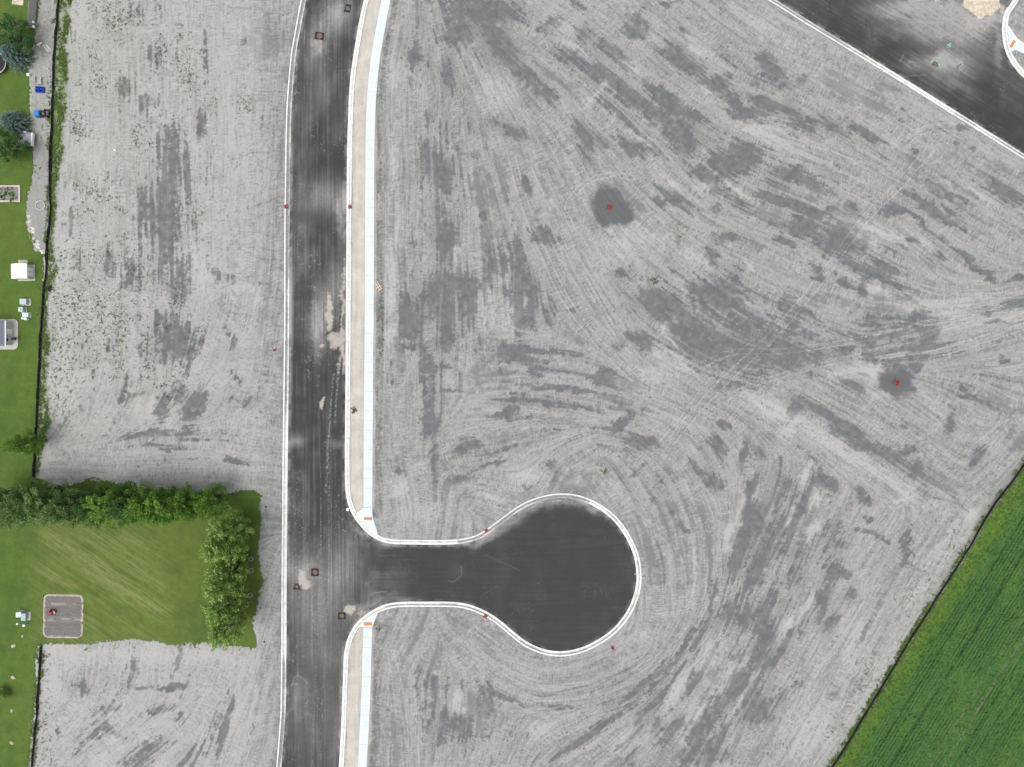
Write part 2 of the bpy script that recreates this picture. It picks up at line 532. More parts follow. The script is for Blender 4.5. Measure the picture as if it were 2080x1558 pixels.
def upsample(d):
    ix = np.clip(np.searchsorted(CX, PXs) - 1, 0, len(CX) - 2); fx = np.clip((PXs - CX[ix]) / (CX[ix + 1] - CX[ix]), 0, 1)
    iy = np.clip(np.searchsorted(CY, PYs) - 1, 0, len(CY) - 2); fy = np.clip((PYs - CY[iy]) / (CY[iy + 1] - CY[iy]), 0, 1)
    R = d[:, ix] * (1 - fx) + d[:, ix + 1] * fx
    return (R[iy, :] * (1 - fy[:, None]) + R[iy + 1, :] * fy[:, None]).astype(np.float32)

# ------------------------------------------------------------------ road and lot outlines (photograph px)
CW = 9.8     # curb and gutter width in px
left_back = crom([(760, -620), (662, -180), (636, -90), (612, 0), (601, 56), (591.7, 109), (585.8, 171), (582, 230), (580, 320), (578.5, 435), (578, 550), (577.6, 672), (575.9, 818), (574.6, 930), (573.3, 1083), (572.3, 1200), (571.8, 1330), (570.6, 1432), (568, 1480), (563, 1542), (556, 1620), (540, 1750), (500, 2000), (430, 2400)])
left_edge = offset(left_back, -CW)     # east side
if left_edge[10][0] < left_back[10][0]: left_edge = offset(left_back, CW)
cul_back = [(900, 1096), (935.6, 1094), (968.8, 1085.6), (995, 1069), (1023.5, 1047.7), (1052, 1027.5), (1078, 1014.4), (1109, 1005), (1137.4, 1001.6), (1168.3, 1003.7), (1203.9, 1015.6), (1239.5, 1038), (1265.6, 1065.5), (1287, 1101), (1298.9, 1134.3), (1302.9, 1170), (1300, 1198.4), (1289.4, 1231.7), (1272.7, 1260), (1246.6, 1288.6), (1208.6, 1313.6), (1173, 1327.8), (1137.4, 1332.6), (1101.8, 1327.8), (1066, 1312.4), (1037.7, 1291), (1011.6, 1269), (987.8, 1253), (961.7, 1241), (935.6, 1234), (900, 1231.9)]
right_back = [(880, -600), (800, -190), (775, -90), (750, 0), (739, 49), (729, 109), (721.6, 162), (717.8, 230), (715.3, 320), (714.3, 420), (713.6, 550), (712, 770), (711, 890), (710.8, 950), (711.8, 992), (715, 1015), (722.3, 1036), (731.5, 1051), (744, 1066.5), (757.5, 1079), (773.5, 1088.6), (791, 1093.6), (811, 1095.2), (860, 1096)] + cul_back + [(860, 1231.9), (825, 1231.9), (798, 1234), (777.5, 1239.8), (758, 1250), (741.5, 1262), (727.6, 1276.8), (716.8, 1297), (711, 1317), (708.3, 1337), (707.6, 1360), (705.6, 1410), (703.6, 1469), (698.4, 1558), (691, 1650), (682, 1750), (650, 2000), (590, 2400)]
right_back = crom(right_back)
right_edge = offset(right_back, CW)
if right_edge[12][0] > right_back[12][0]: right_edge = offset(right_back, -CW)
ne_back = crom([(250, -810), (1100, -287), (1557, 0), (1639, 51.6), (1806.7, 153.4), (1918, 223), (2080, 325), (2400, 527), (3500, 1220)], 12)
ne_edge = offset(ne_back, -CW)
if ne_edge[5][1] > ne_back[5][1]: ne_edge = offset(ne_back, CW)
isl_edge = crom([(2130, -230), (2085, -70), (2057.6, 0), (2044.3, 17.7), (2037.6, 35.4), (2035, 59), (2037, 82.7), (2042.8, 106.3), (2053, 127), (2066.4, 144.7), (2082, 160), (2140, 200), (2400, 364), (3500, 1050)])
isl_back = offset(isl_edge, CW)
if isl_back[30][0] < isl_edge[30][0]: isl_back = offset(isl_edge, -CW)

def clean(poly, other): return poly
road_poly = np.vstack([left_edge, right_edge[::-1]])
road_poly_b = np.vstack([left_back, right_back[::-1]])
ne_poly = np.vstack([ne_edge, isl_edge[::-1], [(2080, -700), (500, -900)]])
ne_poly_b = np.vstack([ne_back, isl_back[::-1], [(2080, -700), (500, -900)]])
d_road = sdf(road_poly); d_roadb = sdf(road_poly_b)
d_ne = sdf(ne_poly); d_neb = sdf(ne_poly_b)
d_edge_all = np.minimum(d_road, d_ne)
d_back_all = np.minimum(d_roadb, d_neb)

silt_w = crom([(138, -300), (128, -60), (122, 0), (118, 50), (113, 110), (110, 180), (108, 235), (105.5, 300), (104, 380), (105, 430), (100, 480), (98, 512), (97, 545), (93, 580), (90, 620), (87, 660), (83.5, 710), (80, 800), (76, 870), (73, 930), (70, 985)])
silt_sw = crom([(85, 1312), (84, 1345), (81, 1380), (77, 1450), (70, 1520), (66, 1562), (50, 1750)])
silt_e = crom([(2400, 440), (2200, 755), (2080, 941), (2011, 1035), (1969, 1108), (1911, 1198), (1876, 1254), (1841, 1308), (1809, 1363), (1767, 1432), (1721, 1508), (1689, 1558), (1600, 1700), (1400, 2020)])

lawn_poly = [(-4000, -4000), (92, -4000), (88, -300), (84, -60), (80, 0), (82, 30), (74, 58), (71, 80), (64, 112), (60, 150), (63, 180), (62, 240), (58, 265), (67, 290), (71, 340), (64, 380), (54, 415), (56, 450), (62, 480), (72, 508), (89, 512), (91, 540), (89, 590), (86, 640), (82, 700), (78, 800), (74, 870), (70, 930), (72, 968), (90, 975), (100, 990), (122, 990), (150, 984), (180, 974), (215, 978), (250, 984), (300, 992), (350, 994), (400, 998), (445, 1001), (480, 999), (520, 994), (531, 1005), (530, 1030), (532, 1060), (528, 1090), (526, 1120), (530, 1150), (534, 1180), (526, 1215), (520, 1245), (514, 1270), (521, 1290), (524, 1305), (519, 1316), (490, 1313), (460, 1309), (430, 1306), (380, 1307), (350, 1311), (320, 1303), (280, 1299), (230, 1301), (180, 1308), (130, 1307), (90, 1309), (78, 1312), (73, 1335), (75, 1385), (70, 1450), (64, 1510), (59, 1560), (45, 1700), (20, 6000), (-4000, 6000)]
d_lawn = sdf(lawn_poly)
vergepoly = [(124, -300), (160, -300), (150, -30), (150, 0), (143, 12), (142, 30), (145, 60), (138, 85), (130, 92), (138, 110), (140, 140), (137, 180), (133, 230), (130, 280), (127, 330), (116, 380), (115, 440), (107, 480), (110, 520), (117, 545), (113, 570), (98, 600), (97, 640), (103, 700), (95, 760), (98, 800), (104, 860), (90, 900), (80, 960), (74, 968), (80, 900), (82, 800), (86, 710), (93, 600), (101, 500), (106, 420), (106, 300), (112, 180), (116, 90)]
d_verge = sdf(vergepoly)
crop_poly = np.vstack([offset(silt_e, -3.5) if offset(silt_e, -3.5)[20][0] > silt_e[20][0] else offset(silt_e, 3.5), [(1000, 6000), (6000, 6000), (6000, -900)]])
d_crop = sdf(crop_poly)
d_siltw = sdf(silt_w, False); d_silte = sdf(silt_e, False); d_siltsw = sdf(silt_sw, False)
walk_l = crom([(905, -600), (822, -190), (798, -90), (775.6, 0), (765, 56), (755, 112), (748.5, 170), (744.6, 230), (743, 320), (742, 550), (740.6, 760), (739.2, 930), (739, 1030.5)], 20)
walk_r = crom([(924, -600), (841, -190), (816.5, -90), (794, 0), (783.4, 56), (773.4, 112), (767, 170), (763, 230), (761, 320), (760.3, 550), (758.6, 760), (757.4, 930), (756.6, 1030.5)], 20)
walk2_l = crom([(739, 1274.7), (736.9, 1330), (735, 1403), (731, 1484), (727, 1558), (720, 1640), (712, 1750), (680, 2000)], 20)
walk2_r = crom([(756.6, 1274.7), (755, 1330), (753, 1403), (749.5, 1484), (744.8, 1558), (738, 1640), (730, 1750), (698, 2000)], 20)
strip1 = np.vstack([right_back[(right_back[:, 1] < 1045) & (right_back[:, 0] < 760) | (right_back[:, 1] < 0)], walk_l[::-1]])
strip2 = np.vstack([walk2_l, right_back[(right_back[:, 1] > 1262) & (right_back[:, 0] < 742)][::-1]])
d_str = np.minimum(sdf(strip1), sdf(strip2))
d_walkr = np.minimum(sdf(walk_r, False), sdf(walk2_r, False))

# ------------------------------------------------------------------ direction field of the machine tracks
DIRS = [(150,100,90),(300,200,90),(450,200,92),(300,450,90),(150,450,88),(450,500,90),(300,700,90),(150,700,92),(450,750,60),(200,820,70),(350,930,2),(200,960,0),(500,930,-10),(540,700,80),(540,300,85),
(150,1350,90),(300,1350,88),(450,1350,70),(200,1480,40),(330,1500,35),(450,1500,68),(540,1450,80),
(800,100,80),(800,400,90),(850,600,90),(830,800,90),(840,1000,100),(900,250,90),(950,450,90),(1000,600,90),(930,750,88),(950,100,-65),(1020,200,-62),(1080,80,-30),(1150,200,-45),(1250,120,-38),(1280,250,-42),(1400,150,-36),(1500,230,-28),(1350,350,-42),(1200,400,-60),(1120,480,-64),(1060,400,-75),(1150,600,-60),(1230,650,-58),(1080,600,88),(1050,710,-2),(1150,740,-6),(1000,800,0),(1150,830,-6),(1050,900,10),(950,940,15),(1250,840,-10),(1290,760,-35),(1180,900,25),(900,1040,80),(1000,1000,-20),(1120,960,60),(1260,980,-55),
(1350,550,-38),(1450,620,-38),(1380,700,-30),(1500,480,-25),(1600,420,-24),(1700,350,-26),(1600,250,-20),(1750,230,-30),(1850,350,-30),(1950,420,-35),(2050,450,-30),(1900,520,-38),(1780,520,-28),(1650,560,-24),(1600,650,-26),(1520,740,-12),(1700,650,-24),(1850,620,-20),(1950,620,8),(2050,620,14),(1950,700,17),(2050,680,20),(1800,690,12),(1900,850,-35),(2000,820,-30),(2040,900,50),(1780,820,-35),(1680,830,-30),(1750,930,-33),(1850,980,-35),(1600,870,-32),(1450,780,-16),(1380,850,-28),(1340,820,-20),(1420,960,-62),(1480,920,-50),(1520,960,78),(1600,1000,70),(1550,1100,66),(1700,1050,62),(1650,1200,62),(1800,1100,58),(1900,1100,57),(1800,1250,58),(1700,1350,60),(1600,1400,62),(1500,1350,64),(1480,1200,72),(1420,1150,88),(1360,1100,-75),(1340,1200,92),(1400,1300,58),(1450,1450,62),(1350,1400,48),(1250,1400,28),(1150,1400,5),(1350,1500,55),(1250,1500,40),(1150,1470,30),(1050,1400,-25),(1030,1500,70),(950,1450,84),(880,1450,84),(820,1450,96),(850,1320,60),(950,1300,-35),(1500,1530,66),(1600,1530,60),(1950,1200,57)]
D = np.array(DIRS, float)
gx, gy = np.meshgrid(np.arange(-200, 2300, 20.0), np.arange(-200, 1800, 20.0))
c2 = np.zeros_like(gx); s2 = np.zeros_like(gx)
for x, y, a in D:
    w = 1.0 / (((gx - x) ** 2 + (gy - y) ** 2) / 100.0 + 8.0) ** 1.6
    c2 += w * np.cos(np.radians(2 * a)); s2 += w * np.sin(np.radians(2 * a))
th_c = 0.5 * np.arctan2(s2, c2)
# rasters on the uniform core for line integral convolution
ci0 = int(np.argmin(abs(GX - XL))); ci1 = int(np.argmin(abs(GX - XR))) + 1
cj0 = int(np.argmin(abs(GY - YB))); cj1 = int(np.argmin(abs(GY - YT))) + 1
cw, ch = ci1 - ci0, cj1 - cj0
pxc = PXs[ci0:ci1]; pyc = PYs[cj0:cj1]
ui = np.clip((pxc + 200) / 20, 0, gx.shape[1] - 2); vi = np.clip((pyc + 200) / 20, 0, gx.shape[0] - 2)
C2 = np.cos(2 * th_c); S2 = np.sin(2 * th_c)
def up(A):
    i = ui.astype(int); f = ui - i; j = vi.astype(int); g = (vi - j)[:, None]
    R = A[:, i] * (1 - f) + A[:, i + 1] * f
    return R[j, :] * (1 - g) + R[j + 1, :] * g
TH = (0.5 * np.arctan2(up(S2), up(C2))).astype(np.float32)
TH += ((F60[cj0:cj1, ci0:ci1] - .5) * 0.25).astype(np.float32)
def lic(src, th, half, step):
    """src on core grid; th direction (y up); steps in cells"""
    h, w = src.shape
    dx0 = np.cos(th).astype(np.float32); dy0 = np.sin(th).astype(np.float32)
    jj, ii = np.meshgrid(np.arange(h, dtype=np.float32), np.arange(w, dtype=np.float32), indexing='ij')
    acc = src.copy(); n = 1
    for sgn in (1, -1):
        x = ii.copy(); y = jj.copy(); px_ = dx0 * sgn; py_ = dy0 * sgn
        for k in range(half):
            x += px_ * step; y += py_ * step
            xi = np.clip(x + .5, 0, w - 1).astype(np.int32); yi = np.clip(y + .5, 0, h - 1).astype(np.int32)
            acc += src[yi, xi]; n += 1
            nx = dx0[yi, xi]; ny = dy0[yi, xi]
            s = np.where(nx * px_ + ny * py_ < 0, -1.0, 1.0).astype(np.float32)
            px_ = nx * s; py_ = ny * s
    return acc / n
def norm(a):
    a = a - a.mean(); return a / (a.std() + 1e-9)
r2 = np.random.default_rng(3)
white = r2.random((ch, cw), dtype=np.float32)
L_fine = norm(lic(white, TH, 9, 1.0))
n3 = vnoise(X2[cj0:cj1, ci0:ci1] / 4.0, Y2[cj0:cj1, ci0:ci1] / 4.0, 61)
L_med = norm(lic(n3, TH, 16, 2.6))
n8 = vnoise(X2[cj0:cj1, ci0:ci1] / 9.0, Y2[cj0:cj1, ci0:ci1] / 9.0, 71)
L_big = norm(lic(n8, TH, 14, 5.5))
L_cross = norm(lic(r2.random((ch, cw), dtype=np.float32), TH + math.pi / 2, 3, 1.0))
def full(a):
    F = np.zeros((NY, NX), np.float32); F[cj0:cj1, ci0:ci1] = a; return F
L_fine, L_med, L_big, L_cross = map(full, (L_fine, L_med, L_big, L_cross))

# ------------------------------------------------------------------ damp and pale patches seen in the photograph
WETS = """330 450 28 70 90 1;345 290 20 38 85 .8;405 255 8 28 90 .9;365 340 24 30 90 .6;390 380 18 25 90 .5;310 430 22 30 90 .8;330 540 16 35 90 .6;225 528 10 24 90 .8;265 560 12 28 90 .95;163 530 6 20 90 .8;350 690 42 28 0 1;340 650 26 20 0 .8;375 560 12 30 90 .85;362 590 20 18 0 .5;355 800 14 16 0 .7;385 840 14 26 90 .9;408 815 9 22 90 .9;330 828 10 20 90 .9;480 768 14 7 -40 .9;472 815 26 8 0 .6;498 815 12 14 -50 .8;400 888 60 7 0 .55;300 885 40 9 0 .6;480 935 30 6 -15 .6;345 910 40 5 -3 .6;255 795 12 20 90 .4;225 702 8 16 90 .6;275 802 22 4 10 .8;255 180 16 16 0 .45;308 108 14 22 90 .5;300 240 10 20 90 .3;330 130 12 30 90 .4;252 175 10 18 90 .5;290 215 10 20 90 .5;152 80 7 20 90 .6;182 95 6 25 90 .4;310 205 14 10 0 .5;140 450 13 20 90 .7;128 385 10 30 90 .6;237 185 10 10 0 .4;420 100 7 40 92 .5;300 20 20 20 0 .4;495 85 8 5 40 .7;166 832 4 8 90 .8;450 560 30 8 -20 .5;520 570 40 4 -5 .4;470 690 8 25 -60 .6;405 490 12 6 0 .6;395 460 6 12 90 .7;330 720 30 12 0 .8;385 720 8 25 90 .8;
155 1390 13 9 0 .7;172 1398 10 8 0 .7;275 1345 7 24 90 .9;362 1330 5 18 90 .8;350 1395 20 5 5 .95;295 1397 25 3 0 .8;218 1440 24 10 20 .7;225 1480 24 10 -30 .8;300 1530 40 18 30 .9;390 1540 24 12 50 .8;455 1480 10 45 80 .75;430 1500 9 38 70 .6;320 1442 24 9 20 .6;470 1430 6 12 90 .6;180 1520 20 14 30 .5;262 1385 8 20 70 .7;145 1560 30 12 0 .4;200 1500 10 20 -50 .6;370 1460 8 18 80 .5;
985 20 60 22 0 .9;1006 78 24 58 -62 1;940 60 26 24 0 .7;908 77 12 18 0 .7;842 116 14 18 90 .95;912 144 12 35 90 .85;870 130 8 20 90 .55;1075 154 12 45 -52 .95;1121 193 14 20 -50 .8;1106 60 10 8 0 .7;1127 44 16 10 -10 .85;1183 68 16 18 -60 .85;1152 115 25 20 -20 .75;1242 104 34 16 -35 .9;1204 146 30 13 -40 .85;1262 178 48 13 -40 .85;1255 223 50 12 -40 .7;1281 51 18 16 0 .75;1165 8 25 8 -30 .7;1001 246 12 9 -30 .75;1042 268 24 12 -30 1;1186 288 12 35 -72 .85;1191 270 10 22 -60 .8;1222 285 25 5 -40 .7;867 321 16 32 90 .85;901 352 20 38 90 1;903 262 9 28 90 .7;870 239 9 18 90 .7;957 241 9 30 90 .6;965 321 10 8 0 .6;1065 372 9 22 -60 .85;
910 486 15 35 90 1;885 445 12 35 90 .75;978 434 6 6 0 .7;1022 408 9 12 90 .6;1097 475 18 16 -40 .95;1123 491 12 8 0 .6;1051 465 6 20 90 .75;838 499 8 10 0 .6;843 556 5 30 90 .6;999 538 9 28 90 .9;1022 530 11 20 90 .9;1053 540 11 50 90 1;1053 608 14 60 90 1;1082 602 13 52 90 1;1118 628 13 22 90 .75;1027 592 8 8 0 .8;934 577 45 24 0 .9;910 647 15 40 90 .9;876 610 20 38 90 .7;952 620 13 38 90 .9;825 613 9 20 90 .8;830 649 17 28 90 1;843 673 11 20 90 .8;905 688 14 14 0 .85;864 724 15 28 90 .8;885 748 22 7 0 .8;843 706 20 5 0 .7;1040 714 28 11 0 1;1048 732 50 4 -2 .8;1110 714 60 3.5 -6 .75;1095 746 50 5 -8 .8;1175 757 35 4 -8 .7;1232 763 15 13 -30 .9;1014 756 4 10 90 .6;1090 761 8 14 90 .6;1287 690 14 11 0 .85;1253 706 11 8 0 .7;1266 551 14 9 -20 .5;1165 626 12 7 0 .5;790 760 8 20 90 .5;
877 864 19 21 90 1;882 921 8 28 90 .85;877 825 14 20 90 .65;874 783 13 22 90 .7;916 796 20 3.5 0 .8;1071 813 60 8 -4 .9;1043 829 15 11 0 .85;1020 846 45 5 -3 .9;1175 794 50 4 -6 .8;1084 786 50 4 -4 .7;1175 830 45 4 -8 .75;1115 825 4 12 90 .6;1136 856 60 3.5 -6 .6;1222 770 14 11 0 .9;1245 783 20 5 -35 .85;1253 822 12 7 0 .65;1256 861 30 8 30 1;952 897 18 7 0 .9;999 918 35 6 15 .8;975 952 25 3.5 30 .7;931 916 20 10 0 .55;921 973 35 3.5 5 .8;809 952 12 4 -20 .9;1009 939 20 4 15 .7;1292 897 18 9 -20 .85;1266 887 25 4 -15 .7;1240 911 30 3.5 -12 .6;1123 947 13 12 90 .6;870 1010 14 8 40 .4;1080 990 14 6 0 .4;
1346 624 36 22 -20 .95;1450 603 33 10 -30 1;1481 595 28 18 0 .85;1444 518 12 18 -50 .85;1477 482 26 12 0 1;1389 672 50 30 -40 .68;1433 667 38 26 -30 .66;1443 711 45 16 -10 .66;1529 663 33 26 0 .75;1539 701 50 22 10 .72;1568 730 60 22 5 .74;1597 619 18 24 -70 .8;1612 653 13 20 90 .7;1495 557 18 18 0 .68;1312 707 12 9 0 1;1306 688 13 15 0 .7;1262 553 12 9 0 .7;1366 553 8 4 0 .5;1597 492 18 6 -25 .9;
1317 16 14 10 0 .6;1295 62 20 13 0 .9;1289 40 14 5 -35 .8;1374 115 34 18 -38 .95;1413 133 22 11 -35 .8;1464 167 15 13 0 1;1450 185 34 6 -35 .9;1487 207 20 9 -40 1;1336 177 13 11 0 .8;1354 193 16 9 -30 .8;1287 199 24 9 -20 .95;1354 214 30 13 -30 .85;1388 62 12 5 -40 .8;1425 43 7 7 0 .6;1467 120 12 5 -30 .7;1491 139 5 8 90 .7;1553 128 11 22 -50 .9;1538 182 7 13 90 .6;1354 12 10 4 0 .7;1480 85 25 6 -35 .4;1520 60 20 5 -30 .4;
1340 232 34 18 -30 .9;1384 264 26 24 -40 1;1421 237 15 9 0 .8;1548 226 38 10 0 .9;1606 235 24 9 -20 .85;1558 251 30 4 0 .6;1621 258 17 15 0 .7;1500 312 32 20 0 1;1461 332 20 17 0 .9;1471 355 14 13 0 .8;1394 297 13 13 0 .7;1288 297 22 11 -30 .9;1336 310 24 8 -45 .7;1404 351 22 9 -35 .7;1436 368 7 20 -55 1;1375 405 28 11 -35 1;1336 413 15 7 -20 .7;1400 416 7 6 0 .9;1490 405 30 8 -25 .7;1513 430 20 5 -25 .6;1452 420 9 12 90 .7;1563 403 18 10 -20 .9;1592 414 20 8 -15 .8;1606 359 33 11 -20 .9;1629 457 16 18 0 1;1423 428 5 5 0 .6;1565 459 6 4 0 .8;1592 493 16 4 -20 .85;
1572 148 20 30 -50 .9;1556 209 30 10 -20 .85;1517 231 20 11 0 .7;1648 257 17 15 0 .7;1628 165 10 6 0 .7;1650 184 9 3 0 .6;1770 190 10 7 -30 .8;1832 223 6 8 0 .6;1695 262 30 8 -30 .8;1751 268 30 7 -30 .9;1514 330 18 24 0 .85;1634 354 43 11 -25 .9;1584 365 17 12 0 .7;1570 407 24 8 -25 .9;1617 415 24 6 -20 .7;1692 421 11 10 0 .9;1731 421 13 13 0 .85;1815 424 20 9 0 .9;1849 390 25 8 -30 .7;1904 376 25 6 -20 .6;1957 259 13 7 0 .9;1941 293 6 5 0 .9;1971 307 7 5 0 .9;1991 284 14 5 -40 .6;1860 315 12 14 0 .6;
1635 456 22 17 -20 1;1653 426 18 5 -20 .8;1711 486 30 24 0 1;1681 509 7 16 90 .7;1757 495 7 12 90 .9;1743 542 34 8 -20 1;1796 549 24 15 -30 .85;1801 572 34 5 -28 .9;1808 431 21 12 20 1;1866 452 40 5 -40 .9;1896 435 33 6 -20 .7;1877 415 40 6 -35 .7;1924 422 34 6 -35 .9;1935 396 40 6 -30 .8;2039 394 30 13 -25 1;1854 484 17 6 -35 .9;1831 495 22 6 -35 .9;1813 512 24 5 -30 .8;1660 556 9 15 -70 1;1716 574 15 8 -30 1;1750 588 12 13 -70 1;1762 565 12 12 0 .6;1639 632 28 5 -30 1;1965 530 30 5 -40 .9;1912 519 14 5 -35 .9;1956 468 10 5 0 .6;1930 454 8 4 0 .6;2004 560 14 5 -40 .8;2010 545 35 16 -30 .5;2071 565 14 7 -30 .7;1727 678 12 5 -20 .8;1642 680 8 5 0 .7;1665 715 6 14 90 1;1722 703 18 4 10 .8;1607 715 17 22 90 .7;1607 495 7 5 0 .7;1690 650 6 10 90 .5;
1769 655 28 18 0 .9;1810 645 25 11 0 .8;1864 644 24 17 0 .95;1892 673 13 11 0 1;1764 700 9 13 90 .9;1769 724 9 8 0 .9;1883 691 10 11 0 .85;1864 713 18 18 0 .7;1817 742 16 12 0 .9;1850 792 12 8 0 .9;1861 744 15 13 60 .85;1727 783 25 10 -25 .9;1755 764 18 12 0 .6;1718 710 18 6 20 .8;1956 786 10 15 -50 .8;1987 816 28 5 -25 1;2038 730 10 7 0 .7;2020 653 25 4 -5 .8;2062 615 22 9 10 .95;2007 637 10 4 -40 .9;1727 870 30 8 -30 .9;1928 856 10 20 70 .7;1828 870 16 7 0 .6;2000 760 40 14 -30 .4;
1805 927 24 14 -20 1;1844 919 20 7 30 .9;1853 958 19 19 0 .9;1873 987 7 10 -50 .8;1982 933 8 22 62 .9;1928 948 6 5 0 .7;1747 996 9 9 0 .8;1738 908 18 8 0 .7;1692 987 9 15 0 .8;1767 1016 7 11 0 .7;1728 1023 8 9 0 .7;1761 1050 13 7 0 .7;1757 1077 20 5 -10 .9;1834 1121 8 25 -80 .95;1844 1083 6 14 80 .7;1709 1108 8 13 0 .7;1692 1067 11 19 60 .7;1688 1156 13 17 60 .7;1718 1164 11 7 0 .7;1853 1150 18 3 -20 .8;1794 1094 18 3 -35 .8;1900 1060 14 5 50 .3;
1506 785 35 10 0 .7;1617 820 13 13 0 .95;1608 839 7 9 70 .9;1657 834 28 8 -25 1;1687 853 24 7 -25 .9;1722 882 30 10 -30 1;1757 901 30 8 -35 1;1304 901 24 13 0 .9;1266 861 20 6 30 .9;1296 955 20 4 40 .8;1468 866 11 7 0 1;1444 896 12 10 0 .7;1460 909 12 15 -50 .95;1412 947 8 18 -62 .9;1444 974 12 28 -68 1;1514 909 4.5 22 82 .85;1544 920 13 9 0 .8;1509 934 7 24 78 .6;1525 996 10 34 68 1;1595 990 17 24 70 .9;1520 1033 20 13 0 .95;1536 1060 22 38 62 .95;1638 1014 6 45 66 .95;1687 979 11 15 0 .7;1581 1012 6 40 68 .85;1614 1050 10 34 65 .75;1568 1071 17 17 0 .85;1563 1103 12 40 65 .85;1493 1138 17 28 70 1;1509 1109 12 30 65 .9;1627 1112 22 22 60 .85;1546 1117 10 30 65 .8;1681 1090 24 28 60 .6;1749 1009 9 11 0 .6;1533 1168 15 20 60 .8;1614 1171 20 16 60 .85;1695 1165 19 13 50 .8;1350 1149 7 22 100 .75;1339 1103 5 16 -65 .8;1369 1050 5 20 -50 .6;1390 1076 9 3 -45 1;1325 1009 7 7 0 .6;1350 979 11 8 0 .6;1575 960 6 30 70 .5;
1446 1210 4 28 85 .85;1479 1239 23 13 60 .9;1505 1256 19 8 50 .9;1423 1295 8 30 62 .8;1543 1251 19 20 60 .8;1556 1223 24 9 50 .7;1551 1277 14 17 0 .9;1568 1295 17 20 60 1;1546 1333 15 34 75 1;1563 1343 11 11 0 .9;1589 1315 6 25 60 .9;1627 1272 5 25 60 .9;1668 1208 15 12 60 .9;1670 1239 6 22 68 1;1691 1264 12 20 60 1;1732 1205 11 13 60 .8;1757 1282 4 18 60 .8;1497 1335 9 9 0 .8;1416 1374 9 11 0 .8;1403 1389 10 14 60 .9;1362 1391 5 40 58 .8;1326 1369 40 6 40 .8;1288 1402 35 8 35 .8;1390 1307 6 30 62 .8;1334 1417 11 13 60 .65;1310 1445 30 5 50 .8;1334 1468 7 12 60 .7;1377 1473 24 12 30 .9;1352 1498 20 6 60 .8;1449 1440 33 12 50 .9;1428 1480 12 30 60 .9;1408 1524 12 38 65 .9;1492 1404 28 18 40 .8;1505 1384 20 17 0 .9;1538 1430 26 17 50 1;1530 1455 13 13 0 .9;1466 1491 8 30 75 .9;1441 1532 14 30 70 1;1566 1455 9 9 0 .7;1589 1417 6 22 60 .7;1624 1384 8 9 0 .8;1275 1547 25 9 50 .8;1290 1486 25 6 45 .6;1393 1547 18 9 60 .7;1479 1537 13 9 60 .7;1520 1180 8 30 65 .6;1600 1230 8 26 60 .6;
851 1360 6 10 0 .8;890 1386 20 13 0 .6;882 1406 11 20 90 .6;905 1464 20 28 90 .8;874 1464 7 30 80 .7;936 1474 13 26 90 .8;930 1380 20 6 -40 .5;960 1484 5 35 85 .7;973 1412 7 20 90 .6;996 1425 5 35 88 .6;986 1490 10 12 0 .6;1007 1409 20 4 -20 .75;1048 1474 9 20 60 .5;897 1497 4 14 90 .8;851 1422 4 35 98 .5;1045 1417 12 4 -40 .7;1144 1435 18 3 0 .8;1108 1430 30 3 0 .6;1214 1479 50 5 35 .7;1149 1523 35 6 40 .6;1175 1505 45 6 38 .6;1266 1503 30 6 45 .6;1100 1350 40 4 -5 .3;1480 680 120 52 -14 .50;1380 640 75 36 -30 .42;1560 730 90 34 8 .46;1850 700 70 38 -10 .42;1500 600 60 40 -40 .3;1640 690 60 30 0 .3;1300 760 50 20 -30 .2;1620 960 40 120 64 .22;1560 1240 50 160 64 .25;960 60 60 60 0 .25;1430 290 90 60 -35 .22;1680 480 90 40 -24 .24;920 560 60 140 90 .22;1340 1420 90 30 45 .25;330 560 40 190 90 .16"""
SOFT = [(1824, 774, 36, 30, -30, 1.15), (1850, 740, 40, 24, 60, .45), (1242, 421, 42, 37, -25, 1.55), (695, 200, 1, 1, 0, 0)]
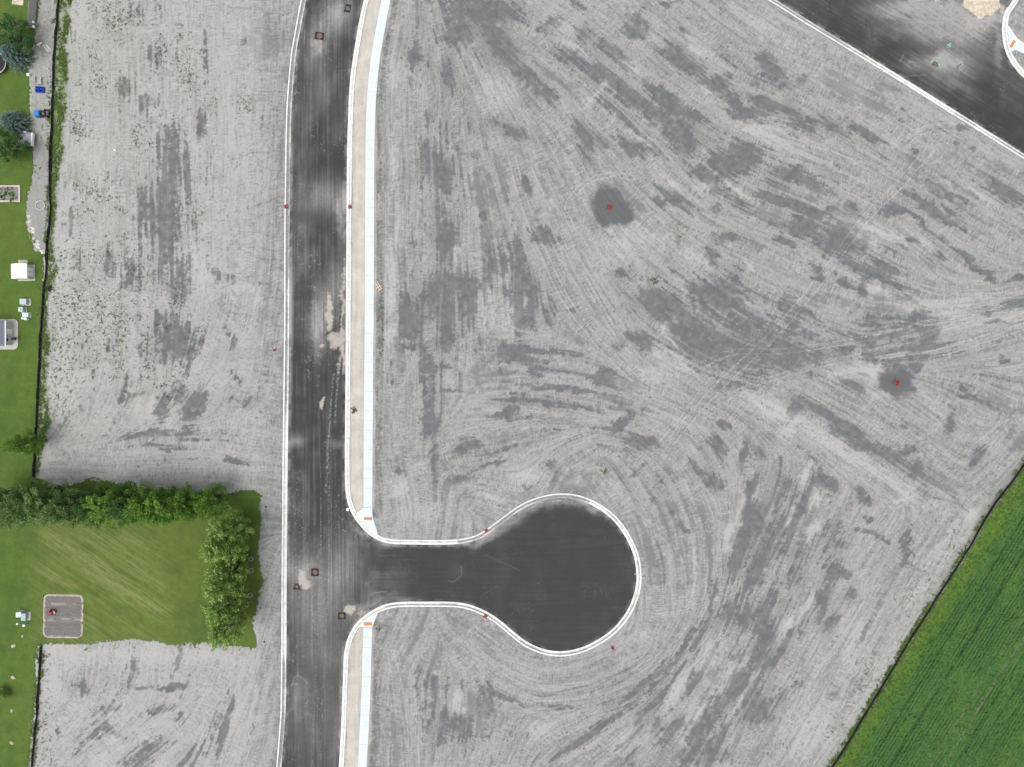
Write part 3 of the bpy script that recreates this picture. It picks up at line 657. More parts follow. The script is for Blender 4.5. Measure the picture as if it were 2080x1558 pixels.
PALE = """125 560 30 200 90 .35;170 60 40 60 90 .35;130 800 40 60 90 .4;180 330 30 60 90 .3;308 825 6 22 90 .9;283 822 8 22 90 .6;340 860 7 14 90 .6;395 520 4 30 -78 .8;410 520 3 26 -80 .7;415 560 18 8 0 .5;525 608 12 10 0 .6;500 590 30 14 0 .4;100 1340 14 80 90 .7;160 1330 60 16 0 .6;300 1330 120 14 0 .5;420 1330 60 10 0 .5;300 1500 10 5 -20 .7;210 1545 14 8 40 .6;230 1500 12 6 30 .6;225 1445 10 3 10 .8;810 470 7 40 88 .6;795 540 8 40 90 .8;792 600 8 30 90 .9;795 680 9 20 90 .7;800 140 8 40 88 .6;800 330 6 30 90 .7;810 990 18 16 0 .6;855 950 10 8 0 .5;1070 970 24 12 10 .7;1170 980 20 10 0 .5;1000 1010 20 10 0 .4;1070 610 3 10 90 .9;1035 640 20 30 90 .4;990 625 16 40 90 .4;930 515 6 20 90 .9;1030 570 20 10 0 .4;1010 55 4 3 -40 .9;960 90 6 5 -50 .8;1000 180 30 30 -50 .35;1150 50 40 20 -30 .35;1170 100 6 30 -40 .7;1210 190 4 40 52 .7;1275 130 30 6 -40 .5;1300 280 40 4 -42 .7;1330 80 40 6 -38 .5;1420 100 50 5 -35 .5;1440 190 10 6 0 .6;1530 270 20 6 -10 .7;1560 275 60 10 -20 .5;1490 385 22 4 -35 .9;1435 380 12 8 0 .7;1365 370 24 3 -38 .8;1600 300 60 12 -18 .4;1290 480 60 30 0 .35;1260 500 30 40 0 .4;1420 530 40 8 -30 .6;1520 620 30 4 -35 .9;1520 535 14 3 -45 .9;1365 690 20 4 -40 1;1350 665 10 6 -40 1;1380 735 30 6 -35 .8;1340 720 20 10 -30 .4;1370 650 5 5 0 .8;1780 470 40 7 -22 1;1820 485 25 5 -22 .9;1930 385 30 3 -28 .7;1990 400 30 5 -30 .6;1870 490 30 4 -35 .6;1780 590 30 6 -30 .7;1900 620 80 10 6 .5;1760 755 40 12 -10 1;1710 760 20 12 0 .7;1790 800 20 8 0 .6;1930 640 30 8 0 .5;1560 820 12 5 -30 .9;1555 835 28 5 -35 1;1590 850 25 5 -35 1;1600 880 20 12 50 .7;1680 890 90 14 -33 .45;1800 960 40 8 -33 .6;1850 985 14 5 -35 .9;1830 1015 12 3 35 1;1970 1050 12 10 0 1;1960 1110 10 40 60 .6;1650 1010 7 22 70 1;1635 960 5 20 70 .9;1600 1050 4 30 68 .8;1560 1050 4 30 66 .7;1500 1030 6 30 72 1;1485 1075 6 20 66 1;1475 1110 8 12 60 .7;1535 1000 5 16 70 .8;1650 1080 6 20 60 .8;1400 1460 8 30 60 .6;1480 1380 14 40 60 .5;1440 1330 16 40 62 .4;1370 1410 8 40 60 .6;1270 1490 10 30 55 .6;1420 1450 5 22 60 1;1510 1410 4 40 60 1;1535 1370 4 30 62 .9;1590 1280 6 30 60 .8;1640 1230 5 30 60 .7;1720 1300 40 60 60 .35;1640 1480 60 50 60 .4;1780 1380 16 90 57 .4;1900 1140 14 80 57 .3;930 1420 6 16 70 .8;935 1440 14 10 0 .6;1180 1320 40 3 0 .2;1310 1290 14 12 0 .6;1090 1480 30 20 0 .3;1410 1160 3 60 90 .5;850 1040 40 16 0 .3;1930 250 40 10 0 .3;1850 270 40 10 30 .3;1720 170 60 20 -30 .3;1560 60 60 20 -30 .3;1700 905 170 13 -33 .62;1590 838 50 10 -33 .8;1820 985 50 9 -33 .6;1530 812 30 8 -35 .6;1750 480 50 8 -24 .5;2000 650 90 8 12 .5;1960 610 80 7 6 .5;1330 760 60 16 10 .4"""
def rows_i(s):
    return [tuple(int(float(v)) for v in r.split()) for r in s.replace("\n", "").split(";") if r.strip()]
def rows(s):
    return [tuple(float(v) for v in r.split()) for r in s.replace("\n", "").split(";") if r.strip()]
B = np.zeros((NY, NX), np.float32)
for x, y, rx, ry, a, s in rows(WETS):
    if ry > rx: rx, ry = ry, rx              # long axis along the angle
    elif a == 90.0: pass
    stamp(B, x, y, rx * 1.22, ry * 1.10 + .8, a, s, hard=1.15, mode='screen')
PL = np.zeros((NY, NX), np.float32)
for x, y, rx, ry, a, s in rows(PALE):
    if ry > rx: stamp(PL, x, y, ry, rx, a, s, hard=1.1)
    else: stamp(PL, x, y, rx, ry, a, s, hard=1.1)
SB = np.zeros((NY, NX), np.float32)
XS = X2 + FX * 34 + (F8 - .5) * 12; YS = Y2 + FY * 34 + (F3 - .5) * 8
for x, y, rx, ry, a, s in SOFT:
    if s: stamp(SB, x, y, rx, ry, a, s, X=XS, Y=YS, hard=2.2)

LN = np.zeros((NY, NX), np.float32)    # light and dark wheel lines
LD = np.zeros((NY, NX), np.float32)
jx = X2 + (F8 - .5) * 3; jy = Y2 + (F8 - .5) * 3
def track(pts, amp=0.5, w=1.1, gap=0, dark=0.5):
    c = crom(pts, 14)
    offs = (0,) if not gap else (-gap / 2, gap / 2)
    for o in offs:
        stroke(LN, offset(c, o), w, amp, X=jx, Y=jy)
        if dark: stroke(LD, offset(c, o + w * 1.9), w, dark, X=jx, Y=jy)
track([(1360, 900), (1400, 850), (1440, 805), (1490, 755), (1560, 690), (1640, 600), (1700, 520), (1760, 440), (1830, 370), (1890, 300)], .7, 1.3, 16)
track([(1330, 905), (1372, 860), (1420, 795), (1470, 740), (1540, 680)], .5, 1.2, 0)
track([(1480, 860), (1520, 815), (1580, 770), (1640, 700)], .5, 1.2, 12)
track([(1380, 762), (1440, 735), (1490, 715), (1600, 712), (1800, 680), (1900, 652), (2080, 636)], .65, 1.2, 10)
track([(1430, 830), (1560, 770), (1780, 712), (1900, 672), (2080, 610)], .5, 1.2, 9)
track([(1620, 745), (1800, 715), (1950, 688), (2080, 640)], .5, 1.1, 12)
track([(1790, 735), (1900, 718), (2080, 662)], .7, 1.2, 14)
track([(1880, 700), (1960, 678), (2080, 650)], .6, 1.0, 8)
track([(1800, 560), (1880, 585), (1950, 600), (2080, 598)], .4, 1.1, 10)
track([(1040, 320), (1062, 400), (1090, 480), (1125, 560), (1160, 625), (1220, 700), (1290, 770)], .75, 1.3, 14)
track([(1085, 340), (1130, 440), (1185, 560), (1250, 670), (1300, 730)], .55, 1.2, 10)
track([(1010, 330), (1035, 400), (1100, 520), (1170, 640), (1240, 740)], .45, 1.2, 0)
track([(1120, 400), (1150, 470), (1170, 520), (1240, 640)], .45, 1.0, 8)
track([(1165, 470), (1150, 430), (1165, 395), (1195, 368), (1240, 355), (1290, 362)], .7, 1.1, 9)
track([(1175, 385), (1205, 362), (1270, 348)], .7, 1.0, 8)
for k, o in enumerate((0, 13, 27, 42, 60)):
    c = crom([(1405, 1010), (1432, 1090), (1436, 1180), (1418, 1240), (1375, 1300), (1300, 1350), (1200, 1388), (1090, 1398)], 14)
    c = offset(c, o)
    stroke(LN, c, 1.1, (.55, .35, .5, .35, .4)[k], X=jx, Y=jy); stroke(LD, offset(c, 2.2), 1.1, .5, X=jx, Y=jy)
track([(1314, 1250), (1375, 1243), (1435, 1230)], .8, 1.0, 5)
track([(1326, 1229), (1380, 1222), (1430, 1213)], .6, .9, 4)
track([(1300, 1050), (1350, 1090), (1385, 1150), (1390, 1220)], .4, 1.0, 8)
track([(1240, 985), (1300, 1020), (1350, 1080)], .4, 1.0, 8)
track([(1545, 808), (1552, 835), (1558, 868)], .9, 1.0, 6)
track([(1240, 925), (1290, 893), (1345, 858)], .6, 1.0)
track([(1495, 262), (1530, 247), (1565, 243), (1600, 252), (1625, 268)], .6, 1.2, 10)
for p in ([(1635, 288), (1624, 345)], [(1655, 292), (1645, 350)], [(1600, 308), (1680, 328), (1750, 356)], [(1612, 290), (1680, 305), (1755, 332)], [(1707, 322), (1708, 395)], [(1730, 340), (1722, 400)], [(1600, 322), (1700, 348), (1745, 352)], [(1750, 355), (1762, 385)]):
    track(p, .75, .9, 0, .4)
track([(1900, 640), (1980, 632), (2080, 625)], .3, 1.0, 0)
track([(806, 0), (793, 90), (786, 180), (784, 400), (783, 700), (779, 830), (778, 950)], .9, .8, 0, .3)
track([(783, 700), (800, 830), (803, 870)], .3, 1.0)
for p in ([(785, 1310), (800, 1400), (812, 1558)], [(800, 1320), (822, 1420), (834, 1558)], [(772, 1400), (777, 1558)], [(838, 1335), (845, 1430), (853, 1558)], [(905, 1410), (893, 1490)], [(795, 1420), (790, 1558)]):
    track(p, .6, 1.1, 0, .35)
track([(457, 1362), (480, 1346), (508, 1337), (545, 1341)], .8, 1.0)
track([(180, 1347), (300, 1346), (425, 1346)], .5, .9, 0, .2)
track([(230, 812), (250, 790), (288, 772)], .2, 1.0, 0, .9)
track([(230, 917), (290, 918), (355, 923), (365, 936)], .4, .9, 0, .5)
track([(1560, 828), (1640, 876), (1740, 938), (1840, 1002)], .6, 1.2)
track([(1620, 835), (1700, 885), (1780, 940), (1868, 1000)], .3, 1.1, 10)
track([(1700, 855), (1820, 935), (1880, 985)], .4, 1.0)
track([(1785, 965), (1830, 1000), (1860, 985), (1990, 860)], .4, 1.0, 0)
track([(1750, 1090), (1850, 1000), (1990, 900), (2060, 830)], .4, 1.0, 12)
track([(930, 960), (905, 935), (900, 915), (930, 900)], .5, 1.0, 8)
track([(860, 980), (890, 1000), (950, 1002), (1000, 985)], .5, 1.0, 8)
track([(1180, 880), (1120, 870), (1090, 855), (1060, 870)], .4, 1.0, 8)
track([(1250, 60), (1400, 160), (1500, 230)], .5, 1.0, 0)
track([(1170, 150), (1250, 215), (1330, 290), (1400, 360)], .6, 1.2, 0)
track([(1330, 60), (1420, 125), (1480, 160)], .6, 1.2, 0, .2)
track([(1830, 294), (1865, 268), (1910, 256), (1950, 262)], .4, 1.3, 14, .8)
track([(960, 285), (960, 340), (955, 420)], .4, 1.0, 0)
track([(945, 80), (940, 150), (938, 260), (930, 400)], .35, 1.0, 0)
track([(1050, 450), (1044, 560), (1042, 690)], .6, 1.0, 0)
track([(992, 480), (988, 600), (985, 720)], .5, 1.1, 0)
for x0 in (215, 245, 283, 365, 385, 402, 345, 160):
    y0 = random.uniform(20, 300)
    track([(x0, y0), (x0 + random.uniform(-5, 5), y0 + 180), (x0 + random.uniform(-8, 8), y0 + random.uniform(300, 480))], .35, 1.1, 0, .25)
# erosion rills
CR = np.zeros((NY, NX), np.float32)
rr = random.Random(5)
def rill(x, y, ang, L, w=.9, s=.6, wander=.5, branch=True):
    pts = [(x, y)]; a = ang; n = int(L / 9)
    for k in range(n):
        a += rr.uniform(-wander, wander); a += (ang - a) * .25
        x += 9 * math.cos(a); y += 9 * math.sin(a); pts.append((x, y))
        if branch and rr.random() < .13: rill(x, y, a + rr.choice((-.8, .8)), L * .35, w * .8, s * .8, wander, False)
    if len(pts) > 1: stroke(CR, crom(pts, 5), w, s, X=jx, Y=jy)
yy = 30
while yy < 860:
    rill(573, yy, math.pi + rr.uniform(-.35, .35), rr.uniform(40, 150), rr.uniform(.8, 1.5), rr.uniform(.3, .7)); yy += rr.uniform(12, 30)
for k in range(26):
    rill(rr.uniform(440, 560), rr.uniform(560, 900), rr.uniform(0, 6.3), rr.uniform(40, 120), 1.1, rr.uniform(.25, .6), .7)
for k in range(22):
    rill(rr.uniform(130, 540), 1308, math.pi / 2, rr.uniform(25, 95), rr.uniform(.8, 1.5), rr.uniform(.25, .6), .35)
for k in range(34):
    t = rr.random(); x = 1545 + t * 480; y = 10 + t * 300 + rr.uniform(10, 60)
    rill(x, y, 2.2 + rr.uniform(-.6, .6), rr.uniform(20, 80), .8, rr.uniform(.25, .5), .8)
for k in range(60):
    rill(rr.uniform(790, 1900), rr.uniform(20, 1550), rr.uniform(0, 6.3), rr.uniform(20, 70), .8, rr.uniform(.2, .45), .6)
for p, w, s in (([(1893, 1010), (1915, 1014), (1945, 1022), (1968, 1040)], 1.6, .9), ([(1830, 1148), (1862, 1157), (1880, 1168), (1893, 1180)], 1.3, .8), ([(1212, 462), (1228, 470), (1238, 480), (1250, 480), (1265, 470)], 1.2, .9), ([(1268, 455), (1285, 440)], 1.6, .8), ([(765, 583), (785, 585), (805, 583)], 1.5, .9), ([(780, 655), (805, 652)], 1.2, .7), ([(783, 684), (805, 682)], 1.1, .6), ([(770, 868), (790, 880)], 1., .4), ([(1085, 1410), (1110, 1415), (1135, 1405), (1200, 1388), (1280, 1358)], 1.3, .8), ([(990, 1410), (1008, 1402), (1022, 1412), (1035, 1425)], 1.6, .7)):
    stroke(CR, crom(p, 5), w, s, X=jx, Y=jy)

# ------------------------------------------------------------------ compose the soil
rnd0 = np.random.default_rng(8).random((NY, NX), dtype=np.float32)
u = 0.5 * (1 + np.tanh(L_med * .85)); ub = 0.5 * (1 + np.tanh(L_big * .6))
stx = (u - .5) * .62 + (ub - .5) * .34 + (F8 - .5) * .50 + (F3 - .5) * .42 + L_fine * .055 + (rnd0 - .5) * .10
wet = sstep(0.30, 0.72, B * 1.0 + stx * 1.12)
wet *= 0.86 + 0.50 * (F8 - .45)
bgwet = sstep(0.44, 0.98, ub * .52 + u * .42 + (F60 - .5) * 1.3 + (F8 - .5) * .55 + (F3 - .5) * .4) * 0.74
inleft = sstep(560, 500, X2)
wet = np.maximum(wet, bgwet * (1 - inleft * .60))
cross_mask = sstep(.25, .6, ub + (F60 - .5))
tone = 0.67 + L_fine * .085 + (u - .5) * .38 + (ub - .5) * .14 + L_cross * cross_mask * .15 + (F60 - .5) * .50 + (F8 - .5) * .34 + (F3 - .5) * .42
rnd = np.random.default_rng(9).random((NY, NX), dtype=np.float32)
tone += (rnd - .5) * .30
tone += inleft * (.20 - (u - .5) * .12) + PL * .55 + LN * .46 - LD * .34 - CR * .40
wet = np.clip(wet - PL * .65 - LN * .35, 0, 1)
wet = np.maximum(wet, CR * .22)
softwet = sstep(.08, 1.15, SB + (F8 - .5) * .30 + (F3 - .5) * .2) * (1 - .12 * u)
wet = np.maximum(wet, softwet * 1.0)
tone -= softwet * .2; damp_extra = softwet
tone = np.clip(tone, 0, 1)
# tan fill between curb and walk, and spill beside the walk
tan_f = sstep(2, -2, d_str) * np.clip(0.50 + fbm((X2 + (Y2 < 300) * (Y2 - 300) * .12) / 5, Y2 / 60, 93, 3) * .75 + (F8 - .5) * .25, 0, 1)
edge_gray = sstep(6, 1, np.abs(d_back_all)) * sstep(.4, .7, fbm(X2 / 5, Y2 / 30, 88, 2))
tan_f = np.clip(tan_f - edge_gray * .5, 0, 1)
wr = d_walkr
side = (X2 > 745) & (X2 < 830)
tan_f = np.maximum(tan_f, np.where(side, sstep(8, 1, wr) * sstep(.35, .65, fbm(X2 / 14, Y2 / 45, 91, 3)) * .55, 0))
rough = np.where(side, sstep(26, 14, wr) * sstep(2, 6, wr), 0) * sstep(.35, .55, F3 + (fbm(X2 / 12, Y2 / 20, 95, 2) - .5) * .6)
tone = np.clip(tone - rough * .34, 0, 1)
speck = sstep(.76, .88, F3 * .55 + rnd * .5) * .34 * sstep(.35, .7, fbm(X2 / 50, Y2 / 50, 97, 3) + (F8 - .5) * .4)
speck = np.maximum(speck, softwet * np.clip(SB - .25, 0, 1) * .42)
speck = np.maximum(speck, rough * sstep(.6, .9, rnd) * .5)
inl = sstep(130, 60, Y2) * 0
gravelpoly = [(68, 345), (74, 300), (84, 284), (100, 290), (103, 380), (103, 430), (97, 480), (92, 505), (80, 512), (72, 505), (64, 480), (60, 450), (53, 425), (64, 380)]
d_grav = sdf(gravelpoly)
gravel = sstep(4, -3, d_grav + (F8 - .5) * 10) * .9
stripw = (X2 < 122) & (Y2 < 520) & (X2 < 118)
gravel = np.maximum(gravel, np.where(X2 < 120, sstep(.5, .7, F60 * .4 + F8 * .6) * .4 * sstep(530, 500, Y2), 0))
film = np.zeros((NY, NX), np.float32)
leftz = sstep(430, 120, X2) * sstep(930, 800, Y2) * sstep(-10, 30, Y2 + 60)
film = leftz * sstep(.60, .80, F3 * .6 + fbm(X2 / 40, Y2 / 90, 101, 3) * .55) * .28
film = np.maximum(film, sstep(6, -4, d_verge + (F8 - .5) * 10) * sstep(.25, .6, F3 * .6 + fbm(X2 / 7, Y2 / 18, 103, 3) * .5) * .85)
film = np.maximum(film, sstep(34, 4, d_silte) * sstep(.5, .7, F3) * .3 * (d_crop > 0))
film = np.maximum(film, sstep(9, 2, d_silte) * .6 * sstep(.35, .55, F8) * (d_crop > 0))
tan_f = np.maximum(tan_f, np.where(X2 < 150, sstep(10, 0, d_lawn) * sstep(.4, .6, F8) * .35, 0))
smooth_edge = sstep(22, 6, d_silte) * sstep(1, 4, d_silte) * (Y2 < 1180) * .8
tone = tone * (1 - smooth_edge) + .42 * smooth_edge
d_bed = sdf([(87, 1209), (93, 1206), (165, 1206), (170, 1211), (170, 1240), (168, 1290), (162, 1297), (92, 1296), (87, 1291)])

relief = ((u - .5) * .030 + (F60 - .5) * .20 + (F8 - .5) * .040 + L_fine * .007 + L_cross * cross_mask * .007 + (F3 - .5) * .03 + LN * .02 - LD * .05 - CR * .05 - softwet * .08).astype(np.float32)
flat = sstep(3, 40, np.minimum(d_back_all, np.abs(d_walkr) + 0)) * sstep(5, 30, d_lawn + 30)
relief = relief * (0.25 + 0.75 * flat) * sstep(0, 3, d_str + 40)
relief = relief - 0.03 * sstep(2, -3, d_str) 
Z = GZ + relief
nearwalk = sstep(12, 3, d_walkr)
Z = np.where(d_back_all < 20, np.minimum(Z, GZ + .03), Z)
Z = Z - 0.22 * sstep(0.8, -1.6, d_back_all)
Z = Z - 0.12 * sstep(2, -6, d_lawn) - 0.12 * sstep(2, -6, d_crop)
Z = Z - 0.45 * ((np.abs(X2 - 1040) > 1150) | (np.abs(Y2 - 779) > 880)) * (np.minimum(np.minimum(d_back_all, d_lawn), d_crop) < 0)

idx = np.arange(NX * NY, dtype=np.int32).reshape(NY, NX)
def sheet(name, mask, z, mat, attrs, label=None, cat=None, kind='structure'):
    """a piece of terrain: the cells where mask is true"""
    m = mask[:-1, :-1] & mask[1:, :-1] & mask[:-1, 1:] & mask[1:, 1:]
    q = np.stack([idx[:-1, :-1][m], idx[:-1, 1:][m], idx[1:, 1:][m], idx[1:, :-1][m]], 1)
    used = np.zeros(NX * NY, bool); used[q.ravel()] = True
    remap = np.cumsum(used).astype(np.int32) - 1
    ids = np.nonzero(used)[0]
    xs = GX[ids % NX]; ys = GY[ids // NX]
    v = np.stack([xs, ys, z.ravel()[ids]], 1)
    at = {k: np.stack([np.asarray(a, np.float32).ravel()[ids] for a in arr], 1) for k, arr in attrs.items()}
    o = np_mesh(name, v, remap[q], mat, smooth=True, attrs=at)
    o['kind'] = kind
    if label: o['label'] = label
    if cat: o['category'] = cat
    return o
ALL = np.ones((NY, NX), bool)
sheet("ground", (d_back_all > -6) & (d_lawn > -8) & (d_crop > -8) | (np.abs(X2 - 1040) > 1150) | (np.abs(Y2 - 779) > 880), Z, m_soil, {"m": (tone, wet, tan_f), "n": (film, gravel, speck)}, "grey graded building soil with damp dark patches and machine tracks", "ground")

# ------------------------------------------------------------------ asphalt
DU = np.zeros((NY, NX), np.float32); TA = np.zeros((NY, NX), np.float32)
for r in rows("""685 25 26 26 0 .75;640 105 10 16 70 .6;645 90 8 8 0 .5;660 55 26 30 60 .42;655 395 28 26 0 .55;694 440 7 40 90 .75;694 400 10 26 90 .6;592 62 5 34 80 .6;600 120 6 30 85 .3;592 360 5 40 90 .35;590 560 4 60 90 .5;596 600 5 50 88 .3;650 650 12 50 90 .65;640 670 14 30 90 .6;672 600 28 34 90 .35;690 560 16 40 90 .3;600 895 14 11 0 .6;690 900 20 8 0 .35;640 1180 50 55 0 .45;690 1160 40 40 0 .3;640 1250 60 50 0 .32;710 1100 20 40 0 .22;660 1330 50 30 0 .22;640 1450 50 90 90 .28;600 1420 12 30 0 .2;690 1480 12 60 90 .3;1010 1079 30 8 35 .6;1060 1043 30 8 32 .5;1100 1025 40 8 15 .6;1160 1020 44 7 -8 .55;1215 1036 36 6 -32 .5;940 1105 30 5 3 .6;985 1098 16 6 20 .6;1950 28 80 30 0 1.0;1850 12 65 16 0 .9;1900 60 70 18 -10 .55;2000 45 50 20 30 .6;1790 30 30 8 -10 .35;2028 90 6 40 88 .5;1930 130 34 19 -10 .95;1905 120 18 12 0 .6;1853 130 16 13 0 .5;1965 100 60 40 0 .25;1940 170 30 10 -30 .4;1850 70 80 14 -12 .2;590 690 3 100 90 .5;650 160 30 50 90 .2;620 520 14 40 90 .2;610 1160 20 20 0 .4;760 1225 30 8 20 .5;730 1245 14 12 40 .4;930 1160 14 14 0 .10;730 1080 14 5 -45 .6;790 1106 24 4 0 .5;820 1218 20 4 0 .5"""):
    stamp(DU, *((r[0], r[1], max(r[2], r[3]), min(r[2], r[3]), r[4] if r[4] else (90 if r[3] > r[2] else 0), r[5])), hard=1.0, mode='add', X=(X2 + FX * 5 if min(r[2], r[3]) < 5 else None), Y=(Y2 + FY * 5 if min(r[2], r[3]) < 5 else None))
for r in rows("""667 625 6 30 90 1.2;672 650 7 24 90 1.1;682 690 16 18 0 1;697 705 5 55 90 1;695 690 8 20 90 1;648 703 6 4 0 1;655 818 4 8 90 1.4;638 582 6 3 0 .6;613 1175 10 16 90 1.2;618 1185 15 8 0 1.1;712 1238 9 11 90 1.4;697 570 3 50 90 .7;697 620 4 50 90 .8;2035 20 4 9 90 1.3;1903 3 5 6 0 1.2;1950 128 8 7 0 .7;1864 0 26 5 0 .8;688 745 3 40 88 .6;1295 1160 2.5 10 90 1.2;735 1245 12 5 45 .6;700 640 14 60 90 .35;660 690 14 30 90 .3;1925 15 50 14 0 .35;1990 40 40 18 10 .5"""):
    stamp(TA, *((r[0], r[1], max(r[2], r[3]), min(r[2], r[3]), r[4] if r[4] else (90 if r[3] > r[2] else 0), r[5])), hard=1.6)
# streaks along the traffic direction
su = fbm(X2 / 2.6, Y2 / 130, 201, 3)
cross_road = (X2 > 760 + (F8 - .5) * 60 + FX * 90) & (X2 < 1310) & (Y2 > 980) & (Y2 < 1350)
th = math.radians(32); ax_ = X2 * math.cos(th) + Y2 * math.sin(th); ay_ = -X2 * math.sin(th) + Y2 * math.cos(th)
su = np.where(cross_road, fbm(X2 / 60, Y2 / 3.2, 203, 3), su)
su = np.where(X2 > 1500, fbm(ax_ / 60, ay_ / 3.2, 205, 3), su)
noisy = fbm(X2 / 22, Y2 / 22, 207, 4)
clean_m = (1 - .78 * sstep(740, 860, X2 + FX * 50) * (Y2 > 980) * (Y2 < 1350) * (X2 < 1320)) * np.where(X2 > 1500, .55, 1.0)
dust = .02 + clean_m * (sstep(.42, .92, su * .62 + noisy * .45) * .22 + sstep(.5, .8, fbm(X2 / 34, Y2 / 90, 219, 3)) * .12) + DU * (.45 + su * .7 + (F3 - .5) * .5)
dust += sstep(-9, -1, d_edge_all) * sstep(.38, .62, fbm(X2 / 12, Y2 / 12, 209, 3)) * .42 * np.where(cross_road & (Y2 > 1120), .5, 1)
arcs = np.zeros((NY, NX), np.float32)
for pts, s in (([(1780, 10), (1830, 35), (1900, 44), (1960, 36), (2010, 18)], .6), ([(1800, 5), (1850, 28), (1920, 38), (1990, 20)], .5), ([(1900, 75), (1930, 68), (1950, 50)], .4), ([(1850, 45), (1910, 45), (1965, 25), (1985, 10)], .6), ([(594, 1385), (600, 1374), (612, 1375), (625, 1388)], .45), ([(592, 1395), (595, 1388), (604, 1389)], .6), ([(936, 1150), (938, 1165), (925, 1180), (910, 1180)], .3), ([(985, 1127), (1010, 1138), (1055, 1158)], .16), ([(748, 1225), (750, 1212), (765, 1203), (785, 1202)], .35), ([(980, 1210), (1010, 1190)], .12), ([(1840, 155), (1880, 152)], .3), ([(1828, 125), (1835, 112)], .5), ([(620, 60), (618, 90)], .5), ([(665, 60), (662, 110)], .5), ([(650, 45), (653, 60)], .5)):
    stroke(arcs, crom(pts, 6), .9, s, X=jx, Y=jy)
dust += arcs * .8
lanes = np.zeros((NY, NX), np.float32)
for x0 in (652, 669):
    stroke(lanes, [(x0, 940), (x0 + 0, 1130), (x0 - 12, 1400), (x0 - 18, 1558)], .8, .5)
stroke(lanes, [(678, 760), (672, 820), (668, 880), (662, 1000)], 2.0, .9); stroke(lanes, [(690, 730), (684, 800), (680, 860)], 1.5, .9)
lanemix = lanes * sstep(.45, .7, rnd * .5 + F3 * .5)
spk = sstep(.69, .76, rnd * .42 + F3 * .42 + noisy * .12) * .75 * clean_m
spk = spk * sstep(.45, .75, fbm(X2 / 40, Y2 / 60, 215, 2)) * .42 + lanemix * .5
tanA = .86 * sstep(.26, 1.0, TA + (F3 - .5) * .6 + (fbm(X2 / 10, Y2 / 2.2, 217, 2) - .5) * .5 * sstep(1.15, .8, TA)) * .95
asz = (0.045 + (F8 - .5) * .006).astype(np.float32)
sheet("road", (d_edge_all < 4.0), asz, m_asph, {"m": (np.clip(dust, 0, 1), tanA, np.clip(spk, 0, 1))}, "dark asphalt street with dust and a round dead end", "road")

# ------------------------------------------------------------------ lawn
pert = (F8 - .5) * 8 + (F3 - .5) * 8
fringe = (d_lawn > -2) & (d_lawn < 16) & (X2 < 560) & (rnd * .35 + F3 * .8 + (fbm(X2 / 20, Y2 / 20, 331, 2) - .5) * .9 > .70 + d_lawn * .018)
lawn_m = (d_lawn + pert < 0) | fringe
south = (Y2 > 1290) & (Y2 < 1330) & (X2 < 560)
verge_m = (d_verge + (F8 - .5) * 6 < 0) & (F3 + (fbm(X2 / 9, Y2 / 26, 301, 3) - .5) * 1.6 + (rnd - .5) * .25 > .50 - .10 * (d_verge < -5))
sweedy = (np.abs(X2 - 110) < 50) & (d_siltsw < 8) & (F3 + (F8 - .5) > .56)
sweedy2 = (d_siltw < 9) & (F3 + (fbm(X2 / 9, Y2 / 20, 305, 3) - .5) * 1.6 > .58) & (Y2 > -300)
eweedy = (d_silte < 9) & (F3 + (fbm(X2 / 12, Y2 / 16, 303, 3) - .5) * 1.8 > .62) & (Y2 > 900)
eweedy |= (d_silte < 10) & (F3 + (fbm(X2 / 12, Y2 / 16, 303, 3) - .5) * 1.4 > .40) & (Y2 > 1230)
garden_hole = d_bed < -2.5
lawn_m = (lawn_m | verge_m | sweedy | eweedy | sweedy2) & ~garden_hole
mown = math.radians(33)
lotz = sstep(40, 110, X2) * sstep(1040, 1075, Y2) * sstep(1320, 1290, Y2)
av = X2 * math.cos(mown) + Y2 * math.sin(mown); bv = -X2 * math.sin(mown) + Y2 * math.cos(mown)
st1 = fbm(av / 70, bv / 2.8, 311, 2); st2 = fbm(av / 26, bv / 1.5, 313, 2)
pale = lotz * (sstep(.40, .80, st1 * .55 + st2 * .5) * .36) * sstep(420, 250, X2)
PLn = np.zeros((NY, NX), np.float32)
stroke(PLn, [(90, 1085), (150, 1120), (210, 1165), (260, 1200), (330, 1240)], 16, .7)
stroke(PLn, [(150, 1070), (260, 1130), (330, 1190)], 14, .4); stroke(PLn, [(60, 1140), (150, 1190)], 9, .4); stroke(PLn, [(60, 1075), (110, 1100)], 9, .5)
stroke(PLn, [(250, 1090), (300, 1110)], 7, .5)
pale += PLn * lotz * sstep(.25, .8, st2 * .7 + F3 * .4) * .75
hs = fbm(X2 / 60, Y2 / 5, 321, 2)
pale += (1 - lotz) * sstep(.5, .9, hs) * .06
yel = np.clip(lotz * .8 + sstep(.4, .7, fbm(X2 / 30, Y2 / 60, 323, 3)) * .5 * sstep(1060, 400, Y2) + (Y2 > 1300) * sstep(.4, .7, F60) * .5, 0, 1)
lush_shade = np.clip(verge_m * .35 * rnd + sstep(.5, .8, fbm(X2 / 24, Y2 / 40, 325, 3)) * .4 + (verge_m | eweedy) * .15 * (1 - rnd) + lotz * sstep(300, 520, X2) * .15, 0, 1)  # deep green patches; last term paints tree shade into the lot toward the maples
tallg = (verge_m | eweedy | sweedy | sweedy2) * 1.0
lz = GZ + 0.03 + (F8 - .5) * .04 + (F3 - .5) * .05 + tallg * (rnd * .10) + relief * .3
sheet("lawn", lawn_m, lz.astype(np.float32), m_grass, {"m": (yel, lush_shade, np.clip(pale, 0, 1))}, "mown green lawn and weedy grass verge", "lawn")

